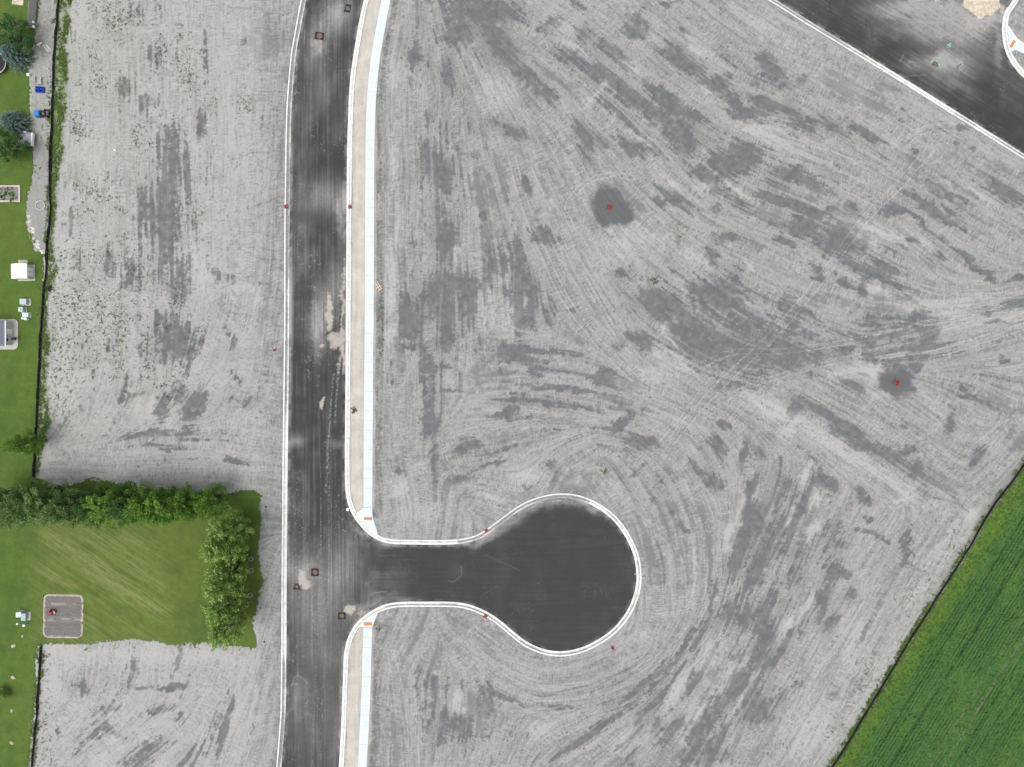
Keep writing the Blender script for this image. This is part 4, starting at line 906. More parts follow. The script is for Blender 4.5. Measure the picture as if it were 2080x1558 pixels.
# ------------------------------------------------------------------ crop field: rows follow the fence
fe = math.atan2(1558 - 935, 2080 - 1689)      # slope of the fence line in the photograph
cx_, sx_ = math.cos(fe), math.sin(fe)
al = (X2 - 2080) * cx_ - (Y2 - 935) * sx_      # along
ac = (X2 - 2080) * sx_ + (Y2 - 935) * cx_      # across, grows to the south-east
rowp = np.sin(ac * 2 * math.pi / 6.6)
edgeband = sstep(40, 26, ac + (F8 - .5) * 14)
fur = np.zeros((NY, NX), np.float32)
for a0, w, s in ((57, 2.0, .9), (122, 1.6, .6), (228, 1.8, .7), (95, 2.8, 1.0), (82, 1.2, .3), (205, 2.0, .8), (252, 1.5, .6), (280, 2.0, .5)):
    fur = np.maximum(fur, s * np.exp(-((ac - a0 + (fbm(al / 30, ac / 30, 405, 2) - .5) * 5) / w) ** 2) * sstep(.25, .5, fbm(al / 26, ac / 8, 407, 2)))
bare = np.zeros((NY, NX), np.float32)
for a0, w, s in ((164, 1.7, .55), (186, 1.8, .85)):
    bare = np.maximum(bare, s * np.exp(-((ac - a0 + (fbm(al / 40, ac / 60, 409, 2) - .5) * 5) / w) ** 2) * (.35 + .65 * sstep(.3, .6, F3 + (F8 - .5))))
amp = .35 + .65 * sstep(.4, .6, fbm(al / 90, ac / 22, 411, 2))
furrow = np.clip(sstep(.3, -1, rowp) * .95 * amp + fur, 0, 1) * (1 - edgeband)
bare = np.maximum(bare, sstep(13, 4, ac) * sstep(.5, .65, F8 * .6 + F3 * .5) * .55)
cz = GZ + .10 + (1 - edgeband) * (.18 + rowp * .10 * amp) + (F3 - .5) * .16 + (rnd - .5) * .14 - fur * .2 - bare * .2 - .1 * sstep(6, 0, ac)
crop_m = d_crop < 0
sheet("crop_field", crop_m, cz.astype(np.float32), m_crop, {"m": (np.clip(edgeband * (.55 + .6 * (F8 - .2)), 0, 1), furrow, np.clip(bare, 0, 1))}, "green crop field in drilled rows beside the bare soil", "field")

# ------------------------------------------------------------------ curbs and sidewalks
def curb(name, edge, sgn, dirtfn, label):
    e = np.array([W(x, y) for x, y in edge])
    seg = np.r_[0, np.cumsum(np.linalg.norm(np.diff(e, axis=0), axis=1))]
    n = int(seg[-1] / .35)
    t = np.linspace(0, seg[-1], n)
    e = np.stack([np.interp(t, seg, e[:, 0]), np.interp(t, seg, e[:, 1])], 1)
    tg = np.gradient(e, axis=0)
    k = np.ones(5) / 5
    for c in (0, 1): tg[2:-2, c] = np.convolve(tg[:, c], k, 'valid')
    tg /= np.linalg.norm(tg, axis=1)[:, None]
    nr = np.stack([tg[:, 1], -tg[:, 0]], 1) * sgn
    prof = [(-.03, .0, .2), (-.03, .068, .1), (.06, .066, .02), (.17, .060, .1), (.25, .056, .55), (.40, .054, 1.0), (.46, .058, .9), (.515, .185, .25), (.545, .205, 0), (.64, .208, 0), (.735, .203, .0), (.76, .185, .15), (.76, -.05, .3)]
    px_ = e[:, 0] * S + 1040; py_ = 779 - e[:, 1] * S
    nz = vnoise(t * 1.1, t * 0 + 3.3, 501); nz2 = vnoise(t * .33, t * 0 + 7.1, 503); nz3 = vnoise(t * 4, t * 0, 505)
    V = []; A = []
    for i, (o, z, d) in enumerate(prof):
        pert_ = 0
        V.append(np.stack([e[:, 0] + nr[:, 0] * (o + pert_), e[:, 1] + nr[:, 1] * (o + pert_), np.full(n, z)], 1))
        k_ = dirtfn(px_, py_) * (.75 + .5 * nz2)
        wid = np.clip(k_, 0, 1.6)
        dd = np.clip(d * 1.35 * wid + (wid - .72) * 1.9 * (d > .05) * (d < .8) * (o > .1) + (wid - .8) * 1.2 * (o < .1) + (nz - .5) * .9 * (d > .05) * (d < .9) * wid + (nz3 - .5) * .45 * (d > 0), 0, 1)
        joint = (np.mod(t, 3.05) < .36) * .22
        A.append(np.stack([np.clip(np.maximum(dd, joint), 0, .92), dd * 0, dd * 0], 1))
    V = np.stack(V, 1).reshape(-1, 3); A = np.stack(A, 1).reshape(-1, 3)
    m = len(prof)
    i, j = np.meshgrid(np.arange(n - 1), np.arange(m - 1), indexing='ij')
    a = (i * m + j).ravel()
    q = np.stack([a, a + m, a + m + 1, a + 1], 1) if sgn < 0 else np.stack([a, a + 1, a + m + 1, a + m], 1)
    o = np_mesh(name, V, q.astype(np.int32), m_curb, False, attrs={"m": A})
    o['kind'] = 'structure'; o['label'] = label; o['category'] = 'curb'
    return o
def dl(x, y): return np.interp(y, [-50, 60, 160, 300, 520, 640, 700, 800, 870, 890, 1320, 1345, 1480, 1600], [.95, 1.05, 1.0, 1.25, 1.1, .8, .85, .8, .55, .35, .35, .85, 1.0, 1.1])
def dr(x, y):
    base = np.full(len(x), .33)
    top = (y < 1160) & (x > 900)
    base = np.where(top & (x > 930) & (x < 1195), 1.12, base)
    base = np.where((x >= 1195) & (y < 1160), .62, base)
    base = np.where((x > 930) & (y > 1160), .62, base)
    base = np.where((x > 780) & (x < 930), .6, base)
    return base
def dn(x, y): return np.interp(x, [1500, 1640, 1800, 1850, 1900, 1950, 2100], [.9, 1.1, .8, .35, .4, .75, .7])
curb("curb", left_edge, 1 if offset(left_back, -CW)[10][0] > 0 else 1, dl, "white concrete curb and gutter along the west side of the street")
curb("curb", right_edge, -1, dr, "white concrete curb and gutter rounding the dead end")
curb("curb", ne_edge, 1, dn, "white concrete curb and gutter along the north-east street")
curb("curb", isl_edge, -1, lambda x, y: np.full(len(x), .35), "curved white concrete curb at the north-east corner")

def slabs(name, L, R, z0, z1, label, slab=1.5):
    a = np.array([W(*p) for p in L]); b = np.array([W(*p) for p in R])
    sa = np.r_[0, np.cumsum(np.linalg.norm(np.diff(a, axis=0), axis=1))]; sa /= sa[-1]
    sb = np.r_[0, np.cumsum(np.linalg.norm(np.diff(b, axis=0), axis=1))]; sb /= sb[-1]
    tot = np.linalg.norm(np.diff(a, axis=0), axis=1).sum()
    n = int(tot / slab); mb = MB()
    for k in range(n):
        g = .012 / slab
        t0, t1 = (k + g) / n, (k + 1 - g) / n
        q = [(np.interp(t0, sa, a[:, 0]), np.interp(t0, sa, a[:, 1])), (np.interp(t1, sa, a[:, 0]), np.interp(t1, sa, a[:, 1])), (np.interp(t1, sb, b[:, 0]), np.interp(t1, sb, b[:, 1])), (np.interp(t0, sb, b[:, 0]), np.interp(t0, sb, b[:, 1]))]
        if q[0][0] * (q[1][1] - q[2][1]) + q[1][0] * (q[2][1] - q[0][1]) + q[2][0] * (q[0][1] - q[1][1]) < 0: q = q[::-1]
        dz = random.uniform(-.003, .003)
        mb.prism(q, z0, z1 + dz)
    o = mb.build(name, m_walk)
    o['kind'] = 'structure'; o['label'] = label; o['category'] = 'sidewalk'
    return o
slabs("sidewalk", walk_l, walk_r, 0.0, .235, "pale concrete sidewalk beside the tan strip, north part")
slabs("sidewalk", walk2_l, walk2_r, 0.0, .235, "pale concrete sidewalk south of the dead end street")
def ramp_slab(poly, label):
    pts = [W(*p) for p in poly]
    ar = sum(pts[i][0] * pts[(i + 1) % len(pts)][1] - pts[(i + 1) % len(pts)][0] * pts[i][1] for i in range(len(pts)))
    if ar < 0: pts = pts[::-1]
    mb = MB(); mb.prism(pts, 0.0, .215)
    o = mb.build("sidewalk", m_walk); o['kind'] = 'structure'; o['label'] = label; o['category'] = 'curb ramp'
    return o
rb = right_back
def seg_back(x0, x1, y0, y1):
    m = (rb[:, 0] >= x0) & (rb[:, 0] <= x1) & (rb[:, 1] >= y0) & (rb[:, 1] <= y1)
    return [tuple(p) for p in rb[m]]
ramp_slab([(739, 1031.2), (724.5, 1041)] + [(x - .6, y + .6) for x, y in seg_back(724, 769, 1038, 1087)] + [(768.5, 1086), (756.7, 1046), (756.6, 1031.2)], "concrete curb ramp with orange pad at the north corner")
ramp_slab([(756.6, 1274), (757.5, 1271), (768, 1244)] + [(x - .6, y - .6) for x, y in seg_back(733, 768, 1245, 1270)] + [(730.5, 1271), (739, 1274)], "concrete curb ramp with orange pad at the south corner")
ramp_slab([(2045.8, 53), (2049, 57), (2065, 80), (2080, 90.5), (2140, 128), (2400, 290), (2390, 306), (2130, 144), (2080, 110.7), (2059, 101.9), (2051.5, 108)] + [(x + .6, y) for x, y in isl_back[(isl_back[:, 1] > 58) & (isl_back[:, 1] < 106)][::-1]], "concrete curb ramp and walk at the north-east corner")

# tactile pads
def tactile(px, py, wx, wy, rz, label):
    x, y = P(px, py, .22)
    mb = MB(); mb.box((0, 0, .012), (wx, wy, .024), bev=.006)
    o = mb.build("tactile_pad", m_orange)
    o.location = (x, y, .215); o.rotation_euler = (0, 0, rz)
    tag(o, label, "tactile paving", "orange warning pads on the curb ramps")
tactile(747.5, 1053.5, 1.25, .45, 0, "orange dusty tactile pad on the ramp north of the dead end street")
tactile(747.5, 1267.5, 1.25, .52, 0, "orange tactile pad on the ramp south of the dead end street")
tactile(2057, 89, 1.2, .45, math.radians(58), "orange tactile pad on the tilted ramp in the upper right corner")


# ================================================================== TREES
def leaf_cloud(centers, dirs, radii, per, size, rg, aspect=2.2, spread=.35, up=.35, clumpval=None, hi=.80):
    """leaf quads scattered in elongated clumps; returns verts, quads, attribute"""
    K = len(centers); n = K * per
    c = np.repeat(centers, per, 0); d = np.repeat(dirs, per, 0); r = np.repeat(radii, per, 0)
    g = rg.normal(size=(n, 3)); g /= np.linalg.norm(g, axis=1)[:, None]; g *= rg.random((n, 1)) ** .45
    along = (g * d).sum(1, keepdims=True) * d
    pos = c + (g - along) * r[:, :1] + along * r[:, 1:2]
    ax = d * (1 - spread) + rg.normal(size=(n, 3)) * spread; ax /= np.linalg.norm(ax, axis=1)[:, None]
    nz = rg.normal(size=(n, 3)) * .6 + np.array([0, 0, up]); sd_ = np.cross(ax, nz); sd_ /= np.linalg.norm(sd_, axis=1)[:, None] + 1e-9
    L = size * (0.6 + .8 * rg.random((n, 1))); Wd = L / aspect
    v = np.stack([pos - ax * L * .5, pos + sd_ * Wd * .5, pos + ax * L * .5, pos - sd_ * Wd * .5], 1).reshape(-1, 3)
    q = np.arange(4 * n, dtype=np.int32).reshape(-1, 4)
    cv = np.repeat(rg.random(K) if clumpval is None else clumpval, per)
    A = np.stack([np.clip(cv + rg.normal(size=n) * .18, 0, 1), (rg.random(n) > hi) * rg.random(n), np.zeros(n)], 1)
    return v, q, np.repeat(A, 4, 0)

def trunk_mesh(h, r, limbs, parent, z0=0.0):
    mb = MB(); prev = Vector((0, 0, z0 - .1)); pr = r * 1.25
    wob = [Vector((random.uniform(-.08, .08) * k, random.uniform(-.08, .08) * k, h * .78 * k / 5)) for k in range(6)]
    for k in range(1, 6):
        nr = r * (1 - k / 5.6); mb.cyl(prev, wob[k], pr, nr, 8, caps=(k == 5)); prev = wob[k]; pr = nr
    for a, b in limbs:
        a = Vector(a); b = Vector(b); m_ = a.lerp(b, .5) + Vector((0, 0, .12))
        rr_ = r * .34
        mb.cyl(a, m_, rr_, rr_ * .65, 6, False); mb.cyl(m_, b, rr_ * .65, rr_ * .2, 6, False)
    return mb.build("trunk", m_bark, parent, True)

def tree(name, px, py, h, rad, mat, label, group=None, style='broad', seed=0, leaves=5200, size=.26, cat="tree"):
    x, y = P(px, py); rg = np.random.default_rng(1000 + seed)
    t = empty(name, (x, y, GZ), label, cat, group)
    limbs = []; C = []; Dv = []; R = []
    if style == 'spruce':
        K = 150
        for k in range(K):
            f = (k + .5) / K; z = h * (.06 + .90 * f ** .9); rr_ = rad * (1 - f) ** .85 + .08
            a = k * 2.399 + rg.normal() * .15
            dx = np.array([math.cos(a), math.sin(a), -.22 + .5 * f]); dx /= np.linalg.norm(dx)
            C.append(np.array([0, 0, z]) + dx * rr_ * .62); Dv.append(dx); R.append((.13 + .10 * (1 - f), rr_ * .45))
            if k % 8 == 0: limbs.append(((0, 0, z), tuple(np.array([0, 0, z]) + dx * rr_ * .7)))
        per = max(10, leaves // K)
        v, q, A = leaf_cloud(np.array(C), np.array(Dv), np.array(R), per, size, rg, 2.6, .45, 1.3)
    else:
        K = 110 if style == 'broad' else 120
        base = .16 if style == 'broad' else .14
        for k in range(K):
            f = rg.random() ** (.85)
            z = h * (base + (1 - base) * f * .93)
            e = (z / h - .50) / .52
            prof = max(.12, 1 - abs(e) ** 2.2) ** .5
            if style == 'up': prof = max(.10, (1 - max(0, (z / h - .42) / .60) ** 1.7) * min(1, .35 + z / h * 1.7))
            a = rg.random() * 6.283; q_ = rg.random() ** .45
            rr_ = rad * prof * q_ * (1 + .22 * math.sin(3 * a + seed) + .12 * math.sin(7 * a + 2 * seed))
            pos = np.array([math.cos(a) * rr_, math.sin(a) * rr_, z])
            tilt = .55 if style == 'broad' else 1.55
            dv = np.array([math.cos(a), math.sin(a), tilt + rg.normal() * .2]); dv /= np.linalg.norm(dv)
            C.append(pos); Dv.append(dv)
            R.append((rad * .14 + .05, rad * (.22 if style == 'broad' else .34)))
            if k % 7 == 0: limbs.append(((0, 0, max(h * .12, z - rr_ * tilt * .8 - .5)), tuple(pos)))
        per = leaves // K
        v, q, A = leaf_cloud(np.array(C), np.array(Dv), np.array(R), per, size, rg, 2.1 if style == 'broad' else 2.9, .5 if style == 'broad' else .30, 1.5, hi=.80 if mat is not m_leaf_mp else .62)
    v[:, 2] = np.maximum(v[:, 2], .05)
    trunk_mesh(h, .045 * h ** .75 + .03, limbs, t)
    np_mesh("crown", v, q, mat, parent=t, attrs={"m": A})
    return t

ROWL = ["dark poplar cut by the left edge, first of the shelter row", "second dark poplar of the shelter row from the left edge", "third dark poplar of the shelter row from the left edge", "fourth poplar of the shelter row, above the mown lot", "fifth poplar of the shelter row, above the mown lot", "sixth poplar of the shelter row from the left edge", "seventh poplar of the shelter row from the left edge", "eighth tree of the shelter row from the left edge", "ninth tree of the shelter row, brighter green", "tenth tree of the shelter row, third from its east end", "bright green tree second from the east end of the row", "bright yellow-green tree at the east end of the shelter row"]
for k in range(12):
    bx = 46 + k * 36.6 + random.uniform(-5, 5); by = 1013 + random.uniform(-6, 6) - 4 * (k in (2, 3))
    mat = m_leaf_dk if k < 5 else (m_leaf_dd if k in (5, 7) else m_leaf_lt)
    tree("shade_tree", bx, by, random.uniform(9.5, 12) - .14 * k, random.uniform(2.6, 3.1), mat, ROWL[k], "trees of the shelter row above the mown lot", 'up' if k % 3 else 'broad', seed=k, leaves=7600, size=.30)
MAPL = ["northernmost maple at the east side of the mown lot", "second maple from the north at the east side of the lot", "third maple from the north, beside the upper wire ring", "fourth maple from the north, beside the middle wire ring", "fifth maple from the north, beside the lowest wire ring", "southernmost maple at the lower right corner of the mown lot"]
for k, (bx, by, h, r) in enumerate([(494, 1056, 10.8, 2.7), (490, 1088, 11.8, 2.8), (492, 1133, 10.2, 2.3), (491, 1160, 11.8, 2.7), (493, 1206, 11.0, 2.7), (496, 1246, 11.6, 2.6)]):
    tree("maple_tree", bx, by, h, r, m_leaf_mp, MAPL[k], "maples along the east side of the mown lot", 'up', seed=40 + k, leaves=7600, size=.36)
tree("young_ash_tree", 93, 895, 8.6, 1.95, m_leaf_lt, "lone bright green tree leaning over the black silt fence", None, 'up', 60, 4600, .28)
tree("round_tree", 56, 92, 5.5, 2.7, m_leaf_dd, "round dark green tree beside the grey wooden fence corner", None, 'broad', 61, 6400, .22)
tree("blue_spruce", 44, 122, 4.2, 2.55, m_leaf_sp, "blue-grey spruce below the round dark tree at the fence", None, 'spruce', 62, 8200, .26)
tree("blue_spruce", 40, 256, 3.8, 2.5, m_leaf_sp, "blue-grey spruce above the small utility trailer", None, 'spruce', 63, 8200, .26)
tree("round_tree", 42, 308, 5.0, 2.35, m_leaf_dd, "dark green bushy tree overhanging the small utility trailer", None, 'broad', 64, 6000, .22)
tree("garden_shrub", 10, 1407, 2.0, 1.1, m_leaf_mp, "green shrub cut by the left edge near the field stones", None, 'broad', 65, 1500, .22, "shrub")

def bush(name, px, py, r, h, mat, label, cat, n=220, size=.16, group=None):
    x, y = P(px, py); rg = np.random.default_rng(int(px * 7 + py))
    K = 14; a = rg.random(K) * 6.283; q_ = rg.random(K) ** .6
    C = np.stack([np.cos(a) * q_ * r, np.sin(a) * q_ * r, h * (.25 + .6 * rg.random(K) * (1 - q_ * .6))], 1)
    Dv = np.stack([np.cos(a), np.sin(a), np.full(K, .8)], 1); Dv /= np.linalg.norm(Dv, axis=1)[:, None]
    R = np.full((K, 2), .2) * np.array([r * .9 + .2, r * 1.2 + .3])
    v, q, A = leaf_cloud(C, Dv, R, n // K, size, rg, 2.2, .6, .6)
    v[:, 2] = np.maximum(v[:, 2], .02)
    o = np_mesh(name, v, q, mat, attrs={"m": A}); o.location = (x, y, GZ)
    return tag(o, label, cat, group)
bush("shrub", 60.5, 554, .32, 1.1, m_leaf_lt, "yellow-green shrub against the white shed's wall", "shrub", 330, .2)
bush("dry_bush", 719, 833, .55, .35, m_dryweed, "dark dry weed clump on the tan strip beside the curb", "weed", 420, .13)
bush("weed_clump", 1228, 958, .5, .3, m_leaf_lt, "green weed clump on bare soil above the dead end", "weed", 160, .14)
bush("weed_clump", 1329, 571, .55, .3, m_weed, "green weed clump on bare soil right of the dark round patch", "weed", 200, .14)
bush("weed_clump", 769, 1277, .35, .25, m_dryweed, "pale dry weed beside the lower curb ramp", "weed", 120, .12)

# ================================================================== WEEDS (uncountable)
rg = np.random.default_rng(77)
def inside_any(x, y, Fd):
    i = np.clip(np.searchsorted(PXs, x), 0, NX - 1); j = NY - 1 - np.clip(np.searchsorted(PYs[::-1], y), 0, NY - 1)
    return Fd[j, i]
def weeds(name, spots, mat, label, nleaf=6, size=.13, zoff=.02, cat="weeds", patch=1.0):
    n = len(spots)
    X_ = (spots[:, 0] - 1040) / S; Y_ = (779 - spots[:, 1]) / S
    z = inside_any(spots[:, 0], spots[:, 1], Z) + zoff
    scale = (.5 + rg.random(n) ** 2 * 1.1) * patch
    N_ = n * nleaf
    bx = np.repeat(X_, nleaf); by = np.repeat(Y_, nleaf); bz = np.repeat(z, nleaf); sc = np.repeat(scale, nleaf)
    a = rg.random(N_) * 6.283; L = size * sc * (.6 + .8 * rg.random(N_)); wv = L * .42
    r0 = rg.random(N_) * size * sc * .45
    cx = bx + np.cos(a) * r0; cy = by + np.sin(a) * r0
    up = .25 + .5 * rg.random(N_)
    dx = np.cos(a) * L; dy = np.sin(a) * L; sx = -np.sin(a) * wv * .5; sy = np.cos(a) * wv * .5
    p0 = np.stack([cx, cy, bz], 1); p2 = np.stack([cx + dx, cy + dy, bz + L * up * .8], 1)
    pm = np.stack([cx + dx * .5, cy + dy * .5, bz + L * up * .7], 1)
    sv = np.stack([sx, sy, sx * 0], 1)
    v = np.stack([p0, pm + sv, p2, pm - sv], 1).reshape(-1, 3)
    q = np.arange(4 * N_, dtype=np.int32).reshape(-1, 4)
    A = np.stack([np.repeat(rg.random(n), nleaf), (rg.random(N_) > .8) * .7, np.zeros(N_)], 1)
    o = np_mesh(name, v, q, mat, attrs={"m": np.repeat(A, 4, 0)})
    return tag(o, label, cat, None, 'stuff')
sp = []
def clus(x, y, rx, ry, n):
    a = rg.normal(size=(n, 2)); sp.append(np.stack([x + a[:, 0] * rx * .6, y + a[:, 1] * ry * .6], 1))
for x, y, rx, ry, n in rows_i("""235 45 35 35 260;205 15 30 12 90;275 30 12 12 50;230 60 20 14 80;195 110 12 18 60;330 60 14 45 70;328 95 8 22 70;366 70 6 14 30;375 120 22 40 120;380 155 12 20 50;350 130 20 30 60;193 165 9 22 60;212 165 7 14 35;165 170 8 5 14;158 250 14 30 110;157 262 8 16 60;180 262 6 8 12;282 265 10 22 70;282 290 10 22 40;308 290 6 7 22;385 175 16 16 50;400 215 30 40 80;490 215 10 16 60;506 222 4 10 22;430 215 12 20 20;320 240 14 14 40;200 365 30 14 70;190 395 22 12 90;160 380 12 10 20;205 400 24 16 60;180 430 20 26 60;245 425 10 5 22;250 490 22 18 70;220 520 30 14 60;275 545 12 14 50;395 430 18 30 60;375 440 10 14 30;410 440 6 10 22;360 480 8 12 26;400 500 12 14 20;128 520 14 12 40;130 600 30 60 420;160 640 34 70 420;190 600 30 40 160;110 700 14 40 120;215 660 10 30 110;247 680 10 36 130;245 640 20 30 90;295 580 20 26 60;287 560 8 10 20;362 620 7 16 60;355 600 8 30 40;300 690 10 24 60;330 660 14 10 36;400 690 16 20 60;400 710 10 10 24;130 760 26 60 300;190 750 6 30 60;245 745 10 20 50;255 800 6 7 26;300 755 10 20 70;305 740 16 20 40;335 790 10 20 40;365 760 10 14 30;135 810 10 8 18;112 830 12 20 60;130 850 30 20 90;370 790 5 8 14;200 700 40 60 160;340 740 40 40 60;170 520 20 30 60;300 440 60 40 50;430 470 30 40 20;260 620 30 30 60;120 920 14 8 12;95 1330 8 20 22;96 1360 8 26 34;118 1480 3 8 26;120 1500 3 4 8;92 1480 4 18 36;95 1530 16 30 60;100 1440 10 30 30;1380 470 12 16 40;1360 462 16 8 20;1330 568 14 5 26;1700 1300 8 14 18;1850 1115 10 30 50;1930 1110 14 40 70;1880 1160 12 40 60;1990 1070 8 8 8;1440 560 20 14 14;1400 600 20 12 14;1835 1230 12 20 40;1760 1350 14 30 80;1740 1400 20 40 80;1700 1460 20 40 50;1590 1520 8 14 18;1850 1190 10 20 30;900 310 6 20 20;1090 285 8 10 10;1115 290 6 6 10;775 620 3 20 30;776 700 4 24 40;778 660 4 20 20;1240 485 10 8 8;1270 462 8 4 8;1222 940 6 4 8;1445 590 10 5 8"""):
    clus(x, y, rx * 1.4, ry * 1.4, int(n * .82))
sp = np.concatenate(sp)
sp = sp[(inside_any(sp[:, 0], sp[:, 1], d_back_all) > 1) & (inside_any(sp[:, 0], sp[:, 1], d_crop) > 1)]
weeds("weeds", sp, m_weed, "small green weeds scattered over the bare soil", 5, .125)
# tufts in the weedy verges and grass strip
ii = np.nonzero(((verge_m | eweedy | sweedy | sweedy2) & (rnd > .55)).ravel())[0]
ii = rg.choice(ii, min(len(ii), 9000), replace=False)
tf = np.stack([PXs[ii % NX] + rg.normal(size=len(ii)), PYs[ii // NX] + rg.normal(size=len(ii))], 1)
tf = tf[(tf[:, 0] > -60) & (tf[:, 0] < 2150) & (tf[:, 1] > -60) & (tf[:, 1] < 1620)]
weeds("verge_grass", tf, m_verge, "ragged green grass growing along the silt fences", 4, .20, .04, "grass")
# crop leaves
core_r = (np.abs(X2 - 1040) < 1130) & (np.abs(Y2 - 779) < 860)
cm = (crop_m & core_r & (bare < .4)).ravel()
ii = rg.choice(np.nonzero(cm)[0], 52000, replace=True)
cpx = PXs[ii % NX] + rg.normal(size=len(ii)) * .8; cpy = PYs[ii // NX] + rg.normal(size=len(ii)) * .8
acv = (cpx - 2080) * sx_ + (cpy - 935) * cx_; ph = (acv / 6.6 - .25); dr_ = (np.round(ph) - ph) * 6.6 * .75 * (acv > 34)
cpx = cpx + dr_ * sx_; cpy = cpy + dr_ * cx_
Zsave = Z; Z = cz
weeds("bean_plants", np.stack([cpx, cpy], 1), m_cropleaf, "dense leafy crop plants standing in rows", 1, .22, .0, "crop")
Z = Zsave
m_timber = plain("bleached_timber", (0.40, 0.35, 0.31), 0.9, 0.2, 6.0)

# ================================================================== THINGS
# ---- silt fences: black fabric on stakes
def silt(path, label, height=.62, lean=0.0, seed=1):
    pts = np.array([P(x, y) for x, y in path])
    pts = pts[(pts[:, 1] < 80) & (pts[:, 1] > -85) & (pts[:, 0] < 100)]
    seg = np.r_[0, np.cumsum(np.linalg.norm(np.diff(pts, axis=0), axis=1))]
    n = int(seg[-1] / .4); t = np.linspace(0, seg[-1], n)
    c = np.stack([np.interp(t, seg, pts[:, 0]), np.interp(t, seg, pts[:, 1])], 1)
    tg = np.gradient(c, axis=0); tg /= np.linalg.norm(tg, axis=1)[:, None]; nr = np.stack([tg[:, 1], -tg[:, 0]], 1)
    sag = vnoise(t * .55, t * 0 + 1, seed); wob = vnoise(t * 1.3, t * 0 + 4, seed + 2) - .5
    x0, y0, _z = c[0, 0], c[0, 1], 0
    r_ = empty("silt_fence", (float(c[len(c) // 2, 0]), float(c[len(c) // 2, 1]), GZ), label, "silt fence")
    off = np.array([r_.location.x, r_.location.y])
    V = []; m = 5
    for o, zf in ((-.10, .0), (-.015, .04), (-.03, .5), (-.02, 1.0), (.02, 1.0)):
        hh = height * (.80 + .35 * sag)
        oo = (o + wob * .10 * zf + lean * zf * (sag - .2))
        V.append(np.stack([c[:, 0] - off[0] + nr[:, 0] * oo, c[:, 1] - off[1] + nr[:, 1] * oo, hh * zf - .02], 1))
    V.append(np.stack([c[:, 0] - off[0] + nr[:, 0] * .03, c[:, 1] - off[1] + nr[:, 1] * .03, np.full(n, -.02)], 1)); m = 6
    V = np.stack(V, 1).reshape(-1, 3)
    i, j = np.meshgrid(np.arange(n - 1), np.arange(m - 1), indexing='ij'); a = (i * m + j).ravel()
    np_mesh("fabric", V, np.stack([a, a + 1, a + m + 1, a + m], 1).astype(np.int32), m_fabric, parent=r_)
    k = 0; d = .5
    while d < seg[-1] and k < 78:
        x = np.interp(d, t, c[:, 0]) - off[0]; y = np.interp(d, t, c[:, 1]) - off[1]; jn = int(d / .4)
        mb = MB(); mb.box((0, 0, .38), (.045, .045, .86), bev=.01)
        st = mb.build("stake", m_stake, r_); nn = nr[min(jn, n - 1)]
        st.location = (x - nn[0] * .07, y - nn[1] * .07, 0); st.rotation_euler = (random.uniform(-.08, .08), random.uniform(-.08, .08), random.random())
        d += 2.1; k += 1
silt(silt_w, "long black silt fence between the back yards and the bare soil", .62, .05, 601)
silt(silt_sw, "short black silt fence south of the mown lot", .62, .1, 603)
silt(silt_e, "black silt fence along the green crop field", .58, .2, 605)

# ---- grey board fence at the upper left
def board_fence():
    cx, cy = P(68, 55)
    r_ = empty("wooden_fence", (cx, cy, GZ), "grey weathered board fence turning a corner in the upper left", "fence")
    def run(a, b, h):
        a = Vector((*P(*a), 0)) - Vector((cx, cy, 0)); b = Vector((*P(*b), 0)) - Vector((cx, cy, 0))
        d = b - a; L = d.length; ang = math.atan2(d.y, d.x); u = d.normalized(); nn = Vector((-u.y, u.x, 0))
        mb = MB(); n = int(L / .15)
        for i in range(n):
            p = a + u * ((i + .5) * L / n)
            mb.box((p.x, p.y, h / 2 + random.uniform(-.02, .02)), (L / n * .93, .022, h), ang)
        mb.build("board_panel", m_wood, r_)
        for z in (.35, h - .3):
            rb_ = MB(); m_ = (a + b) / 2 - nn * .045; rb_.box((m_.x, m_.y, z), (L, .045, .09), ang); rb_.build("rail", m_wood, r_)
        k = max(1, int(L / 2.4))
        for i in range(k + 1):
            p = a + u * (L * i / k) - nn * .10
            pm = MB(); pm.box((p.x, p.y, (h + .08) / 2), (.1, .1, h + .08), ang, bev=.015); pm.build("post", m_wood, r_)
    run((79, -40), (71, 56), 1.75)
    run((69.5, 57), (34, 53), 1.75)
board_fence()

def thing1(name, px, py, z, label, cat, group=None, rz=0.0, gz=GZ + .03):
    """an Empty whose top (height z) appears at the photograph position"""
    x, y = P(px, py, gz + z)
    return empty(name, (x, y, gz), label, cat, group, rz)

